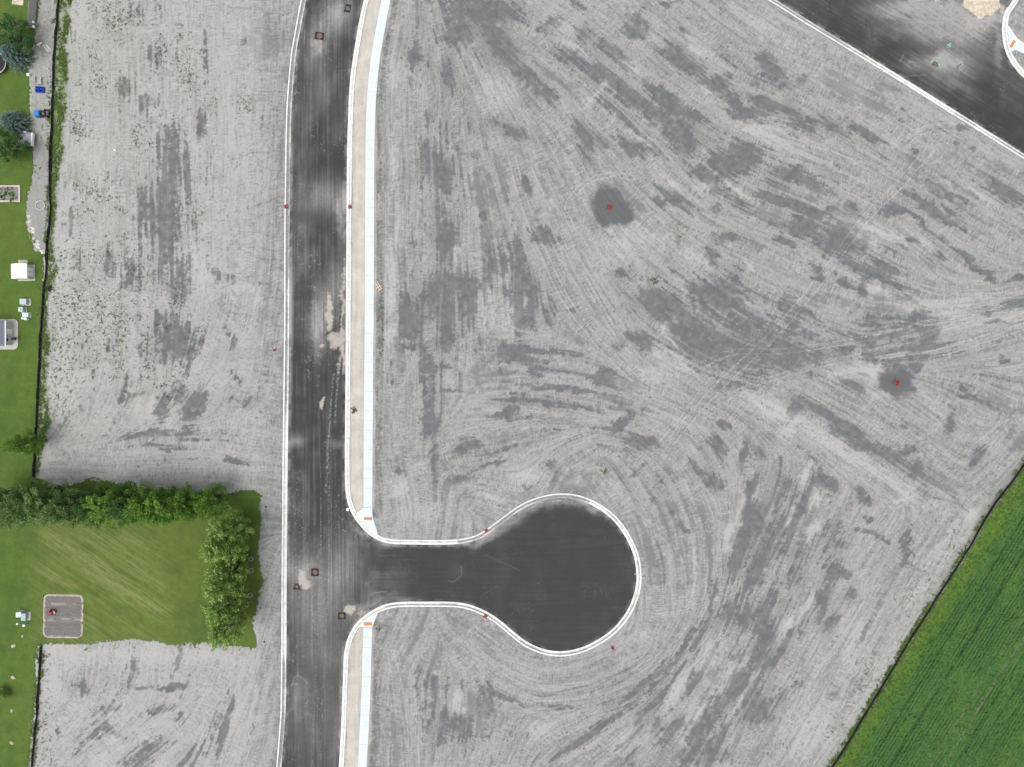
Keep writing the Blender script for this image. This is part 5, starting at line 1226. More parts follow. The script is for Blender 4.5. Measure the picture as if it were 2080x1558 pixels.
# ---- white storage shed
def white_shed():
    t = thing1("storage_shed", 37, 550.5, 1.8, "white plastic storage shed with a hipped ridge roof on the lawn", "shed", rz=.03)
    mb = MB(); mb.box((0, 0, .03), (2.65, 2.5, .06)); mb.build("floor_slab", m_pad, t)
    mb = MB(); mb.box((0, 0, .83), (2.3, 2.15, 1.54)); mb.build("wall", m_sidew, t)
    mb = MB()
    for s in (-1, 1):
        vs = [(s * 1.22, -1.14, 1.58), (s * 1.22, 1.14, 1.58), (s * .0, 1.14, 2.02), (s * .0, -1.14, 2.02)]
        vs2 = [(x, y, z + .04) for x, y, z in vs]
        mb.add(vs + vs2, [(0, 1, 2, 3) if s < 0 else (3, 2, 1, 0), (4, 7, 6, 5) if s < 0 else (5, 6, 7, 4), (0, 4, 5, 1), (1, 5, 6, 2), (2, 6, 7, 3), (3, 7, 4, 0)])
    mb.add([(-1.18, -1.09, 1.59), (1.18, -1.09, 1.59), (0, -1.09, 2.01), (-1.18, -1.05, 1.59), (1.18, -1.05, 1.59), (0, -1.05, 2.01)], [(0, 1, 2), (5, 4, 3)])
    mb.add([(-1.18, 1.09, 1.59), (1.18, 1.09, 1.59), (0, 1.09, 2.01), (-1.18, 1.05, 1.59), (1.18, 1.05, 1.59), (0, 1.05, 2.01)], [(2, 1, 0), (3, 4, 5)])
    rf = mb.build("roof", m_white, t)
    cp = MB(); cp.box((0, 0, 2.065), (.12, 2.3, .05), bev=.02); cp.build("ridge_cap", m_white, rf)
    for yy_ in (-.55, .55):
        d = MB(); d.box((1.165, yy_ * .62, .78), (.03, .64, 1.35), bev=.01); dd = d.build("door", m_white, t)
        hd = MB(); hd.box((1.19, yy_ * .12, .8), (.03, .04, .16)); hd.build("handle", m_black, dd)
white_shed()
def slab(px, py, w, d, h, mat, label, cat, rz=0, name="paving_slab", gz=GZ + .03):
    x, y = P(px, py, gz)
    mb = MB(); mb.box((0, 0, h / 2), (w, d, h), bev=.02)
    o = mb.build(name, mat); o.location = (x, y, gz); o.rotation_euler = (0, 0, rz)
    return tag(o, label, cat)
slab(47, 533, 1.45, .75, .06, m_pad, "grey paving slab behind the white storage shed", "paving slab")

# ---- slate-roofed shed cut by the left edge, on a gravel pad
def big_shed():
    x, y = P(9, 679, GZ)
    o = MB()
    def rr(w, d, r, n=6):
        out = []
        for cx_2, cy_2, a0 in ((w/2-r, d/2-r, 0), (-w/2+r, d/2-r, 90), (-w/2+r, -d/2+r, 180), (w/2-r, -d/2+r, 270)):
            for i in range(n + 1):
                a = math.radians(a0 + 90 * i / n); out.append((cx_2 + r * math.cos(a), cy_2 + r * math.sin(a)))
        return out
    o.prism(rr(4.6, 4.75, .7), 0, .06)
    pd = o.build("gravel_pad", m_pad); pd.location = (x - .15, y, GZ + .03)
    tag(pd, "pale gravel pad with rounded corners around the slate-roofed shed", "gravel pad")
    bx, by = P(27.5, 679, GZ)
    t = empty("garden_shed", (bx - 1.75, by, GZ + .09), "garden shed with slate roof and pale siding at the left edge", "shed")
    mb = MB(); mb.box((0, 0, .86), (3.3, 3.45, 1.72))
    mb.build("wall", m_sidew, t)
    mb = MB()
    hz, ez = 2.75, 1.70
    for s in (-1, 1):
        vs = [(s * 1.78, -1.9, ez), (s * 1.78, 1.9, ez), (0, 1.9, hz), (0, -1.9, hz)]; vs2 = [(a, b_, c + .06) for a, b_, c in vs]
        mb.add(vs + vs2, [(0, 1, 2, 3) if s < 0 else (3, 2, 1, 0), (4, 7, 6, 5) if s < 0 else (5, 6, 7, 4), (0, 4, 5, 1), (1, 5, 6, 2), (2, 6, 7, 3), (3, 7, 4, 0)])
    for yv in (-1.72, 1.72):
        mb.add([(-1.64, yv, 1.72), (1.64, yv, 1.72), (0, yv, hz - .02)], [(0, 1, 2), (2, 1, 0)])
    rf = mb.build("roof", m_roofd, t)
    fb = MB(); fb.box((1.80, 0, 1.70), (.16, 3.9, .13), bev=.02); fb.build("gutter", m_white, rf)
    d = MB(); d.box((1.67, .35, .85), (.04, .85, 1.5), bev=.01); dr_ = d.build("door", m_white, t)
    hd = MB(); hd.box((1.70, .05, .85), (.03, .05, .14)); hd.build("handle", m_black, dr_)
    w = MB(); w.box((1.66, -.95, 1.15), (.04, .5, .5), bev=.01); ww = w.build("window", m_black, t)
    fr = MB()
    for a_, b_ in (((1.67, -.95, 1.42), (.05, .6, .06)), ((1.67, -.95, .88), (.05, .6, .06)), ((1.67, -1.22, 1.15), (.05, .06, .5)), ((1.67, -.68, 1.15), (.05, .06, .5))): fr.box(a_, b_)
    fr.build("window_frame", m_white, ww)
big_shed()
def grill(px, py):
    t = thing1("barbecue_grill", px, py, .8, "small black grill on the pad beside the slate-roofed shed", "grill", gz=GZ + .09)
    mb = MB(); mb.dome((0, 0, .68), .26, .26, .2, 14, 5); mb.cyl((0, 0, .52), (0, 0, .68), .17, .26, 14); mb.build("kettle", m_black, t, True)
    for k in range(3):
        a = k * 2.094; l = MB(); l.cyl((math.cos(a) * .14, math.sin(a) * .14, .56), (math.cos(a) * .3, math.sin(a) * .3, 0), .015, n=6); l.build("leg", m_iron, t)
    h_ = MB(); h_.box((-.42, 0, .62), (.3, .36, .03)); h_.build("side_shelf", m_black, t)
grill(29, 688)

# ---- utility cabinets and pedestals on the lawn
def cabinet(px, py, w, d, h, mat, label, slabw=0, rz=0.0, lid=None):
    t = thing1("transformer_box", px, py, h, label, "utility box", "utility boxes on the back lawns", rz)
    pd = MB(); pd.box((.06, 0, .04), (w + .22 + slabw, d + .22, .08), bev=.02); pd.build("base_pad", m_pad, t)
    mb = MB(); mb.box((0, 0, .08 + (h - .08) * .42), (w, d, (h - .08) * .84), bev=.03); mb.build("cabinet_body", mat, t)
    l = MB(); x, y = w / 2 + .02, d / 2 + .02; z0, z1 = h * .86, h
    l.add([(-x, -y, z0), (x, -y, z0), (x, y, z0), (-x, y, z0), (-x, -y, z1), (x * .92, -y, z1 - .07), (x * .92, y, z1 - .07), (-x, y, z1)], [(0, 3, 2, 1), (4, 5, 6, 7), (0, 1, 5, 4), (1, 2, 6, 5), (2, 3, 7, 6), (3, 0, 4, 7)])
    ld = l.build("lid", lid or mat, t)
    hg = MB(); hg.box((w / 2 + .03, 0, h * .6), (.03, .12, .05)); hg.build("latch", m_iron, t)
cabinet(46, 612.5, .92, .82, .75, m_gsteel, "larger blue-grey utility box with a pad, topmost of the cluster by the shed", .3)
cabinet(41.5, 628.5, .62, .7, .8, m_gsteel, "dark grey utility box below the larger blue-grey box")
cabinet(50.5, 639.5, .85, .6, .55, m_teal, "pale teal utility box in the cluster above the gravel pad", 0, .03)
cabinet(37, 1249, .72, .72, .8, m_teal, "pale square utility box lying left in the lower cluster", 0, .02)
cabinet(47, 1254, .6, 1.1, .75, m_green, "tall dull green utility box with pad in the lower cluster", .35, -.06)
def pedestal(px, py, h, r, label, mat=None, lean=0.0):
    t = thing1("utility_pedestal", px, py, h, label, "utility pedestal", "utility pedestals on the back lawns")
    mb = MB(); mb.cyl((0, 0, 0), (0, 0, h * .9), r, r * .9, 12); mb.build("post", mat or m_green, t)
    c = MB(); c.dome((0, 0, h * .9), r * 1.25, r * 1.25, h * .1 + .06, 12, 5); c.cyl((0, 0, h * .84), (0, 0, h * .9), r * 1.25, r * 1.25, 12); c.build("cap", m_white, t, True)
pedestal(39, 629, .95, .13, "white-capped pedestal on the dark grey utility box's left side")
pedestal(45, 646.5, .7, .16, "short white-capped pedestal below the pale teal utility box, left one", m_teal)
pedestal(51, 647.5, .7, .2, "stout white-capped pedestal below the pale teal utility box, right one", m_teal)
pedestal(34, 1267.5, 1.2, .13, "white-capped green pedestal at the lower left of the lower cluster")
pedestal(47.5, 1271, 1.0, .17, "white-capped green pedestal below the tall dull green box")
pedestal(66.5, 44, 1.1, .15, "white-capped green pedestal by the fence corner, upper one")
pedestal(67.5, 53.5, .8, .19, "stout white-capped green pedestal by the fence corner, lower one")
pedestal(56.5, 151, .5, .2, "small white-capped pedestal on grass below the blue spruce", m_teal)

# ---- utility trailer
def trailer():
    t = thing1("utility_trailer", 50, 283, .6, "small pale metal utility trailer with a white tailgate under the tree", "trailer", rz=-.06)
    mb = MB(); mb.box((0, 0, .52), (2.6, 1.95, .08), bev=.02)
    for i in range(9): mb.box((-1.15 + i * .285, 0, .575), (.05, 1.85, .03))
    mb.build("bed", m_metal, t)
    for s, nm in ((1, 0), (-1, 0)):
        sd_ = MB(); sd_.box((0, s * .98, .72), (2.6, .05, .34), bev=.015); sd_.build("side_rail", m_metal, t)
        w = MB(); w.cyl((-.1, s * 1.03, .30), (-.1, s * 1.22, .30), .29, .29, 18); wh = w.build("wheel", m_rubber, t)
        rm = MB(); rm.cyl((-.1, s * 1.215, .30), (-.1, s * 1.24, .30), .16, .14, 12); rm.build("rim", m_white, wh)
        f = MB(); f.box((-.1, s * 1.13, .64), (.55, .24, .05), bev=.02); f.build("fender", m_white, t)
    tg = MB(); tg.box((1.36, 0, .74), (.16, 1.98, .5), bev=.02)
    for i in range(6): tg.box((1.36, -.85 + i * .34, 1.0), (.2, .05, .04))
    tg.build("tailgate", m_white, t)
    tn = MB(); tn.cyl((-1.3, .4, .45), (-2.3, 0, .42), .04, n=8); tn.cyl((-1.3, -.4, .45), (-2.3, 0, .42), .04, n=8); tn.build("tongue", m_iron, t)
trailer()

# ---- trampoline edge
def trampoline():
    t = thing1("trampoline", -10, 128, .85, "round black trampoline cut by the left edge below the spruce", "trampoline")
    mb = MB(); mb.cyl((0, 0, .83), (0, 0, .86), 1.55, 1.55, 32); mb.build("mat", m_black, t)
    r_ = MB(); r_.torus((0, 0, .86), 1.66, .06, 36, 8); r_.build("rim", m_metal, t, True)
    for k in range(6):
        a = k * 1.047; l = MB(); l.cyl((math.cos(a) * 1.66, math.sin(a) * 1.66, .85), (math.cos(a) * 1.7, math.sin(a) * 1.7, 0), .03, n=8); l.build("leg", m_metal, t)
trampoline()

# ---- small yard things on the dirt strip
def lumber(px, py, pts, mat, label, w=.09, name="lumber_scrap"):
    x, y = P(px, py); mb = MB(); z = .05
    for (a, b) in pts:
        a2 = Vector(((a[0] - px) / S, (py - a[1]) / S, z)); b2 = Vector(((b[0] - px) / S, (py - b[1]) / S, z))
        d = b2 - a2; m_ = (a2 + b2) / 2; mb.box((m_.x, m_.y, z), (d.length, w, .045), math.atan2(d.y, d.x)); z += .047
    o = mb.build(name, mat); o.location = (x, y, GZ + .02)
    return tag(o, label, "lumber")
lumber(88, 44, [((91.5, 37), (84, 56)), ((86, 43.5), (96.5, 41))], m_pine, "crossed pale pink boards lying on the dirt strip")
lumber(81, 60, [((77.5, 56), (84.5, 63.5))], m_pine, "single short reddish board on the dirt near the fence corner", .11)
def pvc():
    x, y = P(82, 92); mb = MB()
    mb.cyl((-.45, -.02, .12), (.35, .30, .16), .11, .13, 10); mb.cyl((-.1, .1, .12), (-.02, -.28, .10), .08, .06, 8)
    o = mb.build("plastic_fitting", m_white); o.location = (x, y, GZ + .02); tag(o, "white plastic pipe fitting on the dirt strip beside the spruce", "pipe fitting")
    x, y = P(91, 94); mb = MB(); mb.box((0, 0, .09), (.5, .3, .18), -.6, bev=.03)
    o = mb.build("plastic_bin", m_gsteel); o.location = (x, y, GZ + .02); tag(o, "pale grey plastic bin right of the white fitting", "bin")
    x, y = P(99, 100); mb = MB()
    a_ = -.85; ca, sa = math.cos(a_), math.sin(a_)
    def q(u, v): return (u * ca - v * sa, u * sa + v * ca)
    for z in (.05, .35):
        for u0, v0, u1, v1 in ((-.42, -.24, .42, -.24), (.42, -.24, .42, .24), (.42, .24, -.42, .24), (-.42, .24, -.42, -.24), (0, -.24, 0, .24)):
            mb.cyl((*q(u0, v0), z), (*q(u1, v1), z), .022, n=6)
    for u0, v0 in ((-.42, -.24), (.42, -.24), (.42, .24), (-.42, .24)): mb.cyl((*q(u0, v0), .0), (*q(u0, v0), .37), .022, n=6)
    o = mb.build("wire_crate", m_white); o.location = (x, y, GZ + .02); tag(o, "open white wire crate on the dirt by the silt fence", "crate")
pvc()
def bench():
    t = thing1("garden_bench", 79.5, 163, .4, "grey slatted bench standing above the blue crates", "bench")
    mb = MB()
    for i in range(5): mb.box((-.24 + i * .12, 0, .4), (.09, 1.15, .035))
    mb.build("seat", m_wood, t)
    bk = MB()
    for i in range(3): bk.box((-.34 - i * .015, 0, .52 + i * .13), (.03, 1.15, .09))
    bk.build("backrest", m_wood, t)
    for s in (-1, 1):
        for u in (-.25, .25):
            l = MB(); l.box((u, s * .5, .2), (.07, .07, .4)); l.build("leg", m_wood, t)
bench()
def crate(px, py, label):
    t = thing1("plastic_crate", px, py, .35, label, "crate", "blue plastic crates on the dirt strip")
    mb = MB()
    for s in (-1, 1):
        mb.box((s * .27, 0, .2), (.03, .84, .34)); mb.box((0, s * .405, .2), (.51, .03, .34))
    mb.box((0, 0, .03), (.51, .78, .03)); mb.build("tub", m_blue, t)
    for s in (-1, 1):
        r_ = MB(); r_.box((0, s * .41, .385), (.6, .06, .03), bev=.01); r_.build("rim", m_blue, t)
    f = MB(); f.box((0, .05, .33), (.40, .22, .1), bev=.03); f.build("folded_cover", m_blue, t)
crate(75.5, 181, "left one of two blue plastic crates on the dirt strip")
crate(84.5, 181.5, "right one of two blue plastic crates on the dirt strip")
def mower():
    t = thing1("lawn_tractor", 82, 229, .7, "lawn tractor with a bright blue hood and black seat by the silt fence", "lawn tractor", rz=math.pi)
    mb = MB(); mb.box((.62, 0, .55), (.85, .95, .42), bev=.12); mb.box((.80, 0, .36), (.6, .7, .2)); hd = mb.build("hood", m_lblue, t, False)
    for s in (-1, 1):
        l = MB(); l.cyl((1.06, s * .28, .55), (1.07, s * .28, .55), .07, .07, 10); l.build("headlight", m_white, hd)
    b_ = MB(); b_.box((-.35, 0, .35), (1.25, .7, .22), bev=.05); b_.build("chassis", m_black, t)
    st = MB(); st.box((-.38, 0, .56), (.5, .48, .12), bev=.05); st.box((-.62, 0, .76), (.12, .48, .36), bev=.05); st.build("seat", m_iron, t)
    sw = MB(); sw.torus((.02, 0, .86), .18, .022, 18, 6, M=Matrix.Rotation(-.5, 4, 'Y')); sw.cyl((.14, 0, .5), (.02, 0, .86), .02, n=8); sw.build("steering_wheel", m_black, t)
    dk = MB(); dk.box((.0, 0, .2), (.8, 1.1, .14), bev=.06); dk.build("mower_deck", m_black, t)
    for x, r_, w_ in ((.75, .22, .16), (-.65, .32, .24)):
        for s in (-1, 1):
            w = MB(); w.cyl((x, s * .38, r_), (x, s * (.38 + w_), r_), r_, r_, 18); wh = w.build("wheel", m_rubber, t)
            rm = MB(); rm.cyl((x, s * (.38 + w_), r_), (x, s * (.39 + w_), r_), r_ * .5, r_ * .45, 12); rm.build("rim", m_metal, wh)
    bg_ = MB(); bg_.box((-1.0, 0, .55), (.35, .7, .3), bev=.08); bg_.build("grass_bag", m_iron, t)
    tp = MB(); tp.box((-.5, .05, .66), (.2, .24, .05), bev=.02); tp.build("seat_highlight", m_white, t)  # white block standing in for a highlight on the black seat
mower()

# ---- raised bed, fire ring, sandbox board
def raised_bed():
    x, y = P(14, 394)
    t = empty("raised_bed", (x, y, GZ + .02), "raised garden bed with pale timber edging at the left edge", "garden bed")
    w, d = 4.4, 2.35
    for cx_2, cy_2, sx_2, sy_2 in ((0, d / 2, w, .24), (0, -d / 2, w, .24), (w / 2 - .12, 0, .24, d - .24), (-w / 2 + .12, 0, .24, d - .24)):
        mb = MB(); mb.box((cx_2, cy_2, .12), (sx_2, sy_2, .24), bev=.02); mb.build("timber_edge", m_timber, t)
    s = MB(); s.box((0, 0, .08), (w - .48, d - .24, .16)); s.build("soil_bed", m_garden, t)
raised_bed()
bush("vegetable_plants", 27, 401, .75, .5, m_leaf_lt, "bright green vegetable plants in the raised bed's right half", "plants", 520, .2)
bush("vegetable_plants", 9, 395, .8, .45, m_leaf_dd, "dark green vegetable plants in the raised bed's left half", "plants", 420, .2)
bush("vegetable_plants", 20, 386, .6, .35, m_weed, "small plants along the upper edge of the raised bed", "plants", 240, .16)
def ring(px, py, R, r, mat, label, name, cat, h=.2):
    x, y = P(px, py); mb = MB(); mb.torus((0, 0, r * .8), R, r, 30, 8, squash=1.2)
    o = mb.build(name, mat, None, True); o.location = (x, y, GZ); return tag(o, label, cat)
ring(82.5, 417.5, .72, .085, m_stone, "pale stone fire ring on the grey gravel", "fire_ring", "fire ring")
for k, (a, b_, l) in enumerate(((511, 1134.5, "upper"), (511.5, 1158, "middle"), (509.5, 1208, "lowest"))):
    x, y = P(a, b_); t = empty("wire_ring", (x, y, GZ + .03), "%s of three pale wire rings in the grass east of the maples" % l, "wire ring", "pale wire rings by the maples")
    mb = MB(); mb.torus((0, 0, .5), .33, .022, 22, 6); mb.build("top_hoop", m_metal, t, True)
    mb = MB(); mb.torus((0, 0, .1), .33, .022, 22, 6); mb.build("bottom_hoop", m_metal, t, True)
    for j in range(4):
        q_ = j * 1.571; mb = MB(); mb.cyl((.33 * math.cos(q_), .33 * math.sin(q_), 0), (.33 * math.cos(q_), .33 * math.sin(q_), .52), .012, n=5); mb.build("stake", m_metal, t)
slab(37, 3, 1.75, 1.1, .08, m_sand, "tan board lying on the lawn at the top edge", "board", -.12, "wooden_board")

# ---- rocks
def rock(px, py, r, label, mat=m_rock, group="tan field stones on the lower left lawn", gz=GZ + .02):
    x, y = P(px, py); rd = random.Random(int(px * 31 + py)); mb = MB()
    mb.dome((0, 0, -.02), r, r * rd.uniform(.7, .95), r * rd.uniform(.6, .8), 9, 4, 0, .18, rd)
    o = mb.build("field_stone", mat); o.location = (x, y, gz); o.rotation_euler = (0, 0, rd.random() * 3)
    return tag(o, label, "stone", group)
rock(46, 1292, .22, "smallest tan field stone, below the green utility boxes")
rock(28, 1311, .38, "tan field stone left of the short silt fence's top end")
rock(27, 1375.5, .36, "pale pinkish field stone, second from the top of the line")
rock(24.5, 1443, .31, "round tan field stone right of the green shrub, third of the line")
rock(25, 1508.5, .36, "lowest tan field stone, near the bottom left corner")
rd_ = random.Random(3)
LIME = [(66, 462, .28), (68, 474, .3), (70, 486, .26), (73, 497, .32), (77, 503, .34), (81, 509, .3), (84, 513, .26), (62, 450, .25), (60, 440, .22), (65, 468, .22), (75, 490, .24), (79, 499, .28), (88, 511, .24)]
mb = MB()
for a, b_, r in LIME:
    for q_ in range(3):
        x, y = P(a + rd_.uniform(-3, 3), b_ + rd_.uniform(-3, 3)); r2_ = r * rd_.uniform(.4, .9)
        mb.dome((x, y, GZ - .02), r2_, r2_ * rd_.uniform(.7, 1), r2_ * .6, 8, 3, 0, .2, rd_)
tag(mb.build("limestone_rubble", m_lime), "white limestone rubble along the tapering end of the gravel strip", "rubble", None, "stuff")

# ---- tilled garden with a red tiller
def garden():
    x, y = P(128.5, 1251.5)
    t = empty("garden_plot", (x, y, GZ), "square grey tilled garden plot with a pale dry edge", "garden plot")
    w, d = 6.35, 6.9
    n, m_ = 120, 130; rg2 = np.random.default_rng(12)
    xs = np.linspace(-w / 2, w / 2, n); ys = np.linspace(-d / 2, d / 2, m_); XX, YY = np.meshgrid(xs, ys)
    rad = np.minimum(w / 2 - np.abs(XX), d / 2 - np.abs(YY)); cornr = np.hypot(np.maximum(np.abs(XX) - (w / 2 - .9), 0), np.maximum(np.abs(YY) - (d / 2 - .9), 0))
    ed = np.where((np.abs(XX) > w / 2 - .9) & (np.abs(YY) > d / 2 - .9), .9 - cornr, rad)
    nzv = fbm(XX * 1.2, YY * 5, 701, 4); fur_ = (fbm(XX * .7, YY * 3.2, 703, 3) - .5) * .10
    paleb = np.exp(-((YY + .52 - .0) / .30) ** 2) * .8 * (XX > -2.4) + np.exp(-((YY - 1.9) / .25) ** 2) * .7 * (XX > -1.9) * (XX < 1.9)
    darkb = np.exp(-((YY + .95) / .25) ** 2)
    ZZ = np.where(ed > 0, .03 + np.minimum(ed, .2) * .1 + fur_ * (ed > .3) + (nzv - .5) * .10 - darkb * .08 + paleb * .04, -.08)
    edgev = np.clip(sstep(.42, .2, ed + (fbm(XX * 3, YY * 3, 705, 2) - .5) * .35) + paleb * sstep(.35, .6, nzv) * .75, 0, 1)
    mg, nt2, bb = new_mat("garden_soil_rows")
    e_, _, _, _ = attr(nt2, "m")
    c_ = mixc(nt2, ramp(nt2, noise(nt2, 7.0, 5.0, .7), .3, .7), (.075, .070, .067), (.155, .148, .142))
    c_ = mixc(nt2, e_, c_, (.30, .275, .235)); nt2.links.new(c_, bb.inputs["Base Color"])
    ok = (ed > -.02); idn = np.arange(n * m_).reshape(m_, n)
    mk = ok[:-1, :-1] & ok[1:, :-1] & ok[:-1, 1:] & ok[1:, 1:]
    q = np.stack([idn[:-1, :-1][mk], idn[:-1, 1:][mk], idn[1:, 1:][mk], idn[1:, :-1][mk]], 1).astype(np.int32)
    V = np.stack([XX.ravel(), YY.ravel(), ZZ.ravel()], 1)
    np_mesh("soil_bed", V, q, mg, True, t, {"m": np.stack([edgev.ravel()] * 3, 1)})
    t.rotation_euler = (0, 0, -.02)
garden()
def tiller():
    t = thing1("garden_tiller", 101.5, 1245, .5, "red garden tiller standing in the tilled plot", "tiller", rz=.22)
    mb = MB(); mb.box((.1, 0, .48), (.5, .42, .26), bev=.06); mb.build("engine_cover", m_redp, t)
    mb = MB(); mb.box((-.35, 0, .40), (.45, .3, .14), bev=.04); mb.build("front_guard", m_redp, t)
    mb = MB(); mb.box((.45, 0, .34), (.5, .6, .08), bev=.03); mb.build("tine_shield", m_redp, t)
    mb = MB(); mb.cyl((.1, .12, .58), (.1, .12, .68), .12, .12, 14); mb.build("air_filter", m_black, t)
    for s in (-1, 1):
        w = MB(); w.cyl((.0, s * .26, .2), (.0, s * .38, .2), .2, .2, 16); w.build("wheel", m_rubber, t)
        h_ = MB(); h_.tube([(.3, s * .12, .5), (.8, s * .22, .8), (1.1, s * .26, .85)], .02, 6); h_.build("handlebar", m_iron, t)
    for k in range(4):
        tn = MB(); tn.cyl((.5, -.24 + k * .16, .2), (.5, -.22 + k * .16, .2), .18, .18, 5); tn.build("tine", m_iron, t)
    g = MB(); g.box((.78, -.05, .66), (.12, .3, .05), bev=.02); g.build("control_panel", m_white, t)
tiller()

# ---- drain inlets on the curbs and in the field
def inlet(px, py, rz, label):
    x, y = P(px, py, .25)
    t = empty("curb_inlet", (x, y, .10), label, "curb inlet", "red-covered curb inlets", rz)
    mb = MB(); mb.box((0, 0, .07), (.50, .58, .16), bev=.02); mb.build("frame", m_red, t)
    g = MB()
    for i in range(5): g.box((-.19 + i * .095, 0, .165), (.045, .5, .03))
    g.build("grate", m_rust, t)
    h_ = MB(); h_.box((.20, 0, .19), (.12, .62, .10), bev=.03); h_.build("hood", m_redp, t)
    b_ = MB(); b_.cyl((-.18, .2, .18), (-.18, .2, .21), .035, n=8); b_.build("bolt", m_iron, t)
inlet(581.5, 419.5, math.pi, "red iron curb inlet on the west curb of the street")
inlet(710.5, 420, 0, "red iron curb inlet on the east curb beside the tan strip")
inlet(988, 1078, math.radians(125), "red iron curb inlet on the upper curb of the dead end")
inlet(986, 1252, math.radians(-125), "red iron curb inlet on the lower curb of the dead end")
def field_drain(px, py, label, rz):
    x, y = P(px, py, .4)
    t = empty("field_drain", (x, y, GZ - .05), label, "drain", "red field drains in damp round patches", rz)
    mb = MB(); mb.box((0, 0, .08), (.95, .95, .16), bev=.04); mb.build("concrete_collar", m_iron, t)
    d = MB()
    for k in range(10):
        a = k * .628; pts = [(.33 * math.cos(a) * math.cos(b_), .33 * math.sin(a) * math.cos(b_), .16 + .30 * math.sin(b_)) for b_ in (0, .4, .8, 1.2, 1.5)]
        d.tube(pts, .028, 5)
    d.torus((0, 0, .17), .35, .045, 20, 6); d.torus((0, 0, .33), .25, .025, 20, 5); d.build("dome_grate", m_redp, t)
    c = MB(); c.cyl((0, 0, .44), (0, 0, .50), .13, .1, 12); c.build("cap", m_redp, t)
    r_ = MB(); r_.box((.22, .18, .26), (.14, .3, .16), .5, bev=.03); r_.build("lifting_lug", m_red, t)
field_drain(1238, 420.5, "red domed drain in the dark round patch right of the street", .4)
field_drain(1823.5, 778, "red domed drain in the damp patch near the right edge", 1.0)
def hydrant(px, py, label, s=1.0):
    t = thing1("fire_hydrant", px, py, .7 * s, label, "fire hydrant", "red fire hydrants beside the curbs", gz=GZ)
    mb = MB(); mb.cyl((0, 0, 0), (0, 0, .06), .19, .19, 14); mb.cyl((0, 0, .06), (0, 0, .58), .115, .105, 14); mb.cyl((0, 0, .56), (0, 0, .60), .16, .16, 14); mb.build("barrel", m_redp, t)
    b_ = MB(); b_.dome((0, 0, .60), .13, .13, .12, 14, 5); b_.cyl((0, 0, .70), (0, 0, .76), .035, n=5); b_.build("bonnet", m_redp, t)
    for a, r_, l in ((0, .06, .2), (math.pi, .06, .2), (math.pi / 2, .085, .22)):
        c = MB(); c.cyl((0, 0, .42), (math.cos(a) * l, math.sin(a) * l, .42), r_, n=10); c.cyl((math.cos(a) * l, math.sin(a) * l, .42), (math.cos(a) * (l + .04), math.sin(a) * (l + .04), .42), r_ * 1.25, n=6); c.build("nozzle", m_red, t)
    t.scale = (s, s, s)
hydrant(1245.5, 1319, "small red hydrant at the lower right of the dead end", 1.0)
hydrant(555.5, 711.5, "small red hydrant on the soil west of the street", .85)

# ---- manholes
def manhole(px, py, w, d, rz, lidmat, label, trap=False, lidr=.3):
    x, y = P(px, py, .05)
    t = empty("manhole", (x, y, .045), label, "manhole", "manholes in square dark asphalt patches", rz)
    mb = MB()
    if trap: mb.prism([(-w / 2, -d / 2), (w / 2, -d / 2), (w * .22, d / 2), (-w * .22, d / 2)], .0, .02)
    else: mb.prism([(-w / 2, -d / 2), (w / 2, -d / 2 + .04), (w / 2 - .05, d / 2), (-w / 2, d / 2 - .03)], .0, .02)
    mb.build("asphalt_patch", m_patch, t)
    c = MB(); c.torus((0, 0, .022), lidr + .05, .035, 24, 6, .5); c.build("frame_ring", m_iron, t)
    l = MB(); l.cyl((0, 0, .018), (0, 0, .036), lidr, lidr, 20)
    for k in range(4): l.box((0, -.2 + k * .13, .04), (lidr * 1.1, .03, .01))
    l.build("lid", lidmat, t)
manhole(649, 73, 1.45, 1.2, -.15, m_rust, "manhole with a rusty lid in a dark square near the top of the street", False, .36)
manhole(706.5, 17, .95, 1.3, -.2, m_iron, "manhole with a grey lid in a dark square at the top of the street", False, .26)
manhole(640, 1162.5, 1.25, 1.25, -.03, m_rust, "square patch manhole with rusty lid above the triangular patch")
manhole(602.5, 1191.5, 1.25, .95, 0, m_iron, "small manhole in a dark triangular patch beside the west curb", True, .2)
manhole(694.5, 1251, 1.25, 1.1, .0, m_rust, "square patch manhole right of the street's tan sand spot", False, .27)
manhole(1900, 130, .9, .7, -.4, m_rust, "manhole ringed by green paint in the north-east street", False, .3)
manhole(1852, 132, .5, .5, .2, m_iron, "small dark valve cover left of the green-painted manhole", False, .16)
def paint(px, py, strokes, mat, label):
    x, y = P(px, py, .05); mb = MB(); z = .002
    for a, b_ in strokes:
        a2 = Vector(((a[0] - px) / S, (py - a[1]) / S, 0)); b2 = Vector(((b_[0] - px) / S, (py - b_[1]) / S, 0)); d = b2 - a2; m2 = (a2 + b2) / 2
        mb.box((m2.x, m2.y, z), (d.length, .10, .006), math.atan2(d.y, d.x)); z += .003
    o = mb.build("painted_mark", mat); o.location = (x, y, .055); return tag(o, label, "painted mark")
paint(1928, 92, [((1923, 96), (1930, 88)), ((1930, 88), (1933, 90)), ((1924, 90), (1932, 94)), ((1926, 98), (1931, 93))], m_paintg, "green sprayed survey mark on the north-east street, upper one")
paint(1900, 125, [((1889, 126), (1897, 122)), ((1893, 124), (1899, 130)), ((1905, 128), (1911, 138)), ((1905, 120), (1911, 114)), ((1908, 116), (1909, 120))], m_paintg, "broken green sprayed lines around the manhole in the north-east street")
paint(1948, 133, [((1943, 140), (1947, 133)), ((1947, 133), (1954, 129))], m_black, "short black crack in the pale patch of the north-east street")

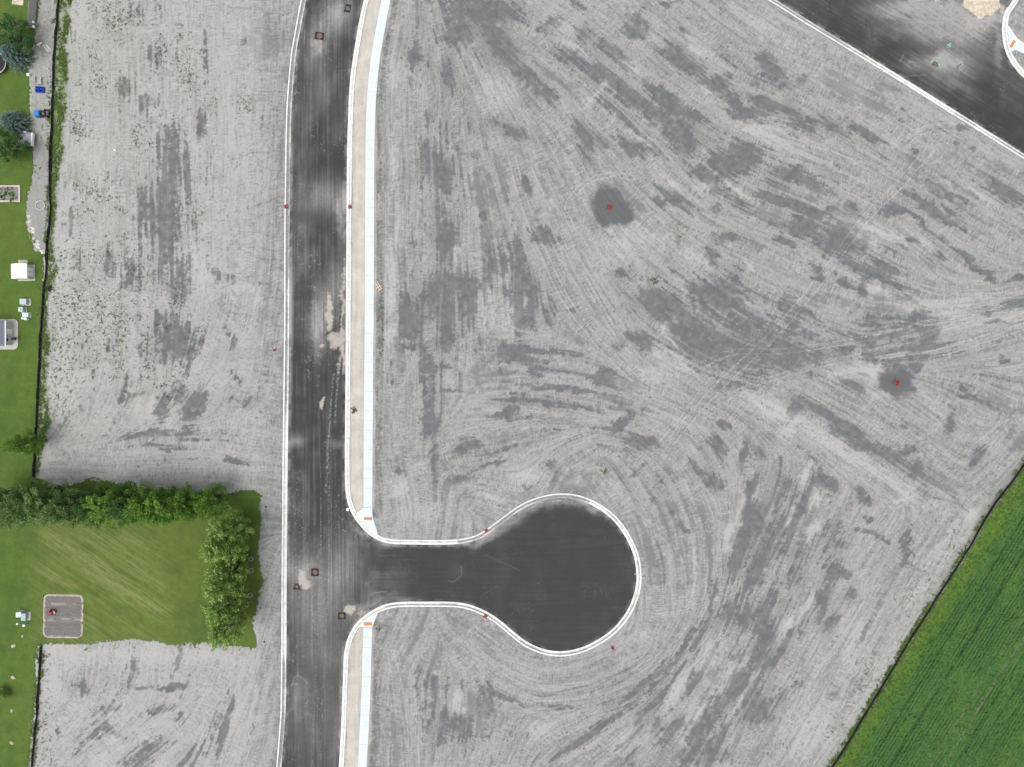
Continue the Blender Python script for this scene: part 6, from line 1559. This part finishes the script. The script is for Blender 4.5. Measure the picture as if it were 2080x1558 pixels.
# ---- odds and ends
def disc(px, py, r, h, mat, label, name, cat, gz):
    x, y = P(px, py, gz); mb = MB(); mb.cyl((0, 0, 0), (0, 0, h * .7), r, r * .96, 18); mb.dome((0, 0, h * .7), r * .96, r * .96, h * .3, 18, 4)
    o = mb.build(name, mat, None, False); o.location = (x, y, gz); return tag(o, label, cat)
disc(706, 1035, .24, .06, m_white, "white round disc lying on the asphalt beside the curved curb", "white_disc", "disc", .05)
disc(234.5, 305.5, .17, .28, m_white, "small white bucket standing alone on the bare soil at left", "bucket", "bucket", GZ)
def black_bag():
    x, y = P(101, 586); mb = MB(); rd = random.Random(4)
    mb.dome((0, 0, 0), .32, .42, .3, 12, 5, 0, .14, rd); mb.dome((.25, .25, 0), .2, .25, .2, 10, 4, 0, .14, rd)
    o = mb.build("fabric_heap", m_fabric); o.location = (x, y, GZ); tag(o, "crumpled heap of black fabric beside the long silt fence", "fabric heap")
black_bag()
lumber(770, 582, [((763, 574), (772, 590)), ((766, 572), (775, 587)), ((764, 586), (776, 580)), ((768, 592), (777, 585))], m_pine, "small pile of pale boards beside the sidewalk", .12, "board_pile")
disc(540.5, 1029, .13, .2, m_black, "tiny black stub on pale soil right of the mown lot", "pipe_stub", "pipe", GZ)
disc(537, 1303.5, .13, .2, m_black, "tiny black stub on pale soil below the maples", "pipe_stub", "pipe", GZ)

def sand_pile():
    x, y = P(1998, -8, .1); n = 80; rad = 3.2
    g_ = np.linspace(-rad, rad, n); XX, YY = np.meshgrid(g_, g_); r_ = np.hypot(XX * .8, YY) * (1 + (fbm(XX * .9 + 9, YY * .9 + 9, 809, 2) - .5) * .5)
    ZZ = np.clip(1 - r_ / (rad * .88), 0, None) ** 1.3 * .8 + (fbm(XX * 2.5, YY * .8, 801, 3) - .5) * .14 * (r_ < rad * .9) - .01
    ZZ = np.where(r_ < rad * .93, np.maximum(ZZ, .0), -.03)
    idn = np.arange(n * n).reshape(n, n); q = np.stack([idn[:-1, :-1].ravel(), idn[:-1, 1:].ravel(), idn[1:, 1:].ravel(), idn[1:, :-1].ravel()], 1).astype(np.int32)
    o = np_mesh("sand_pile", np.stack([XX.ravel(), YY.ravel(), ZZ.ravel()], 1), q, m_sand, True)
    o.location = (x, y, .05); o.rotation_euler = (0, 0, .9); tag(o, "low tan sand pile spread on the north-east street at the top edge", "sand pile")
sand_pile()
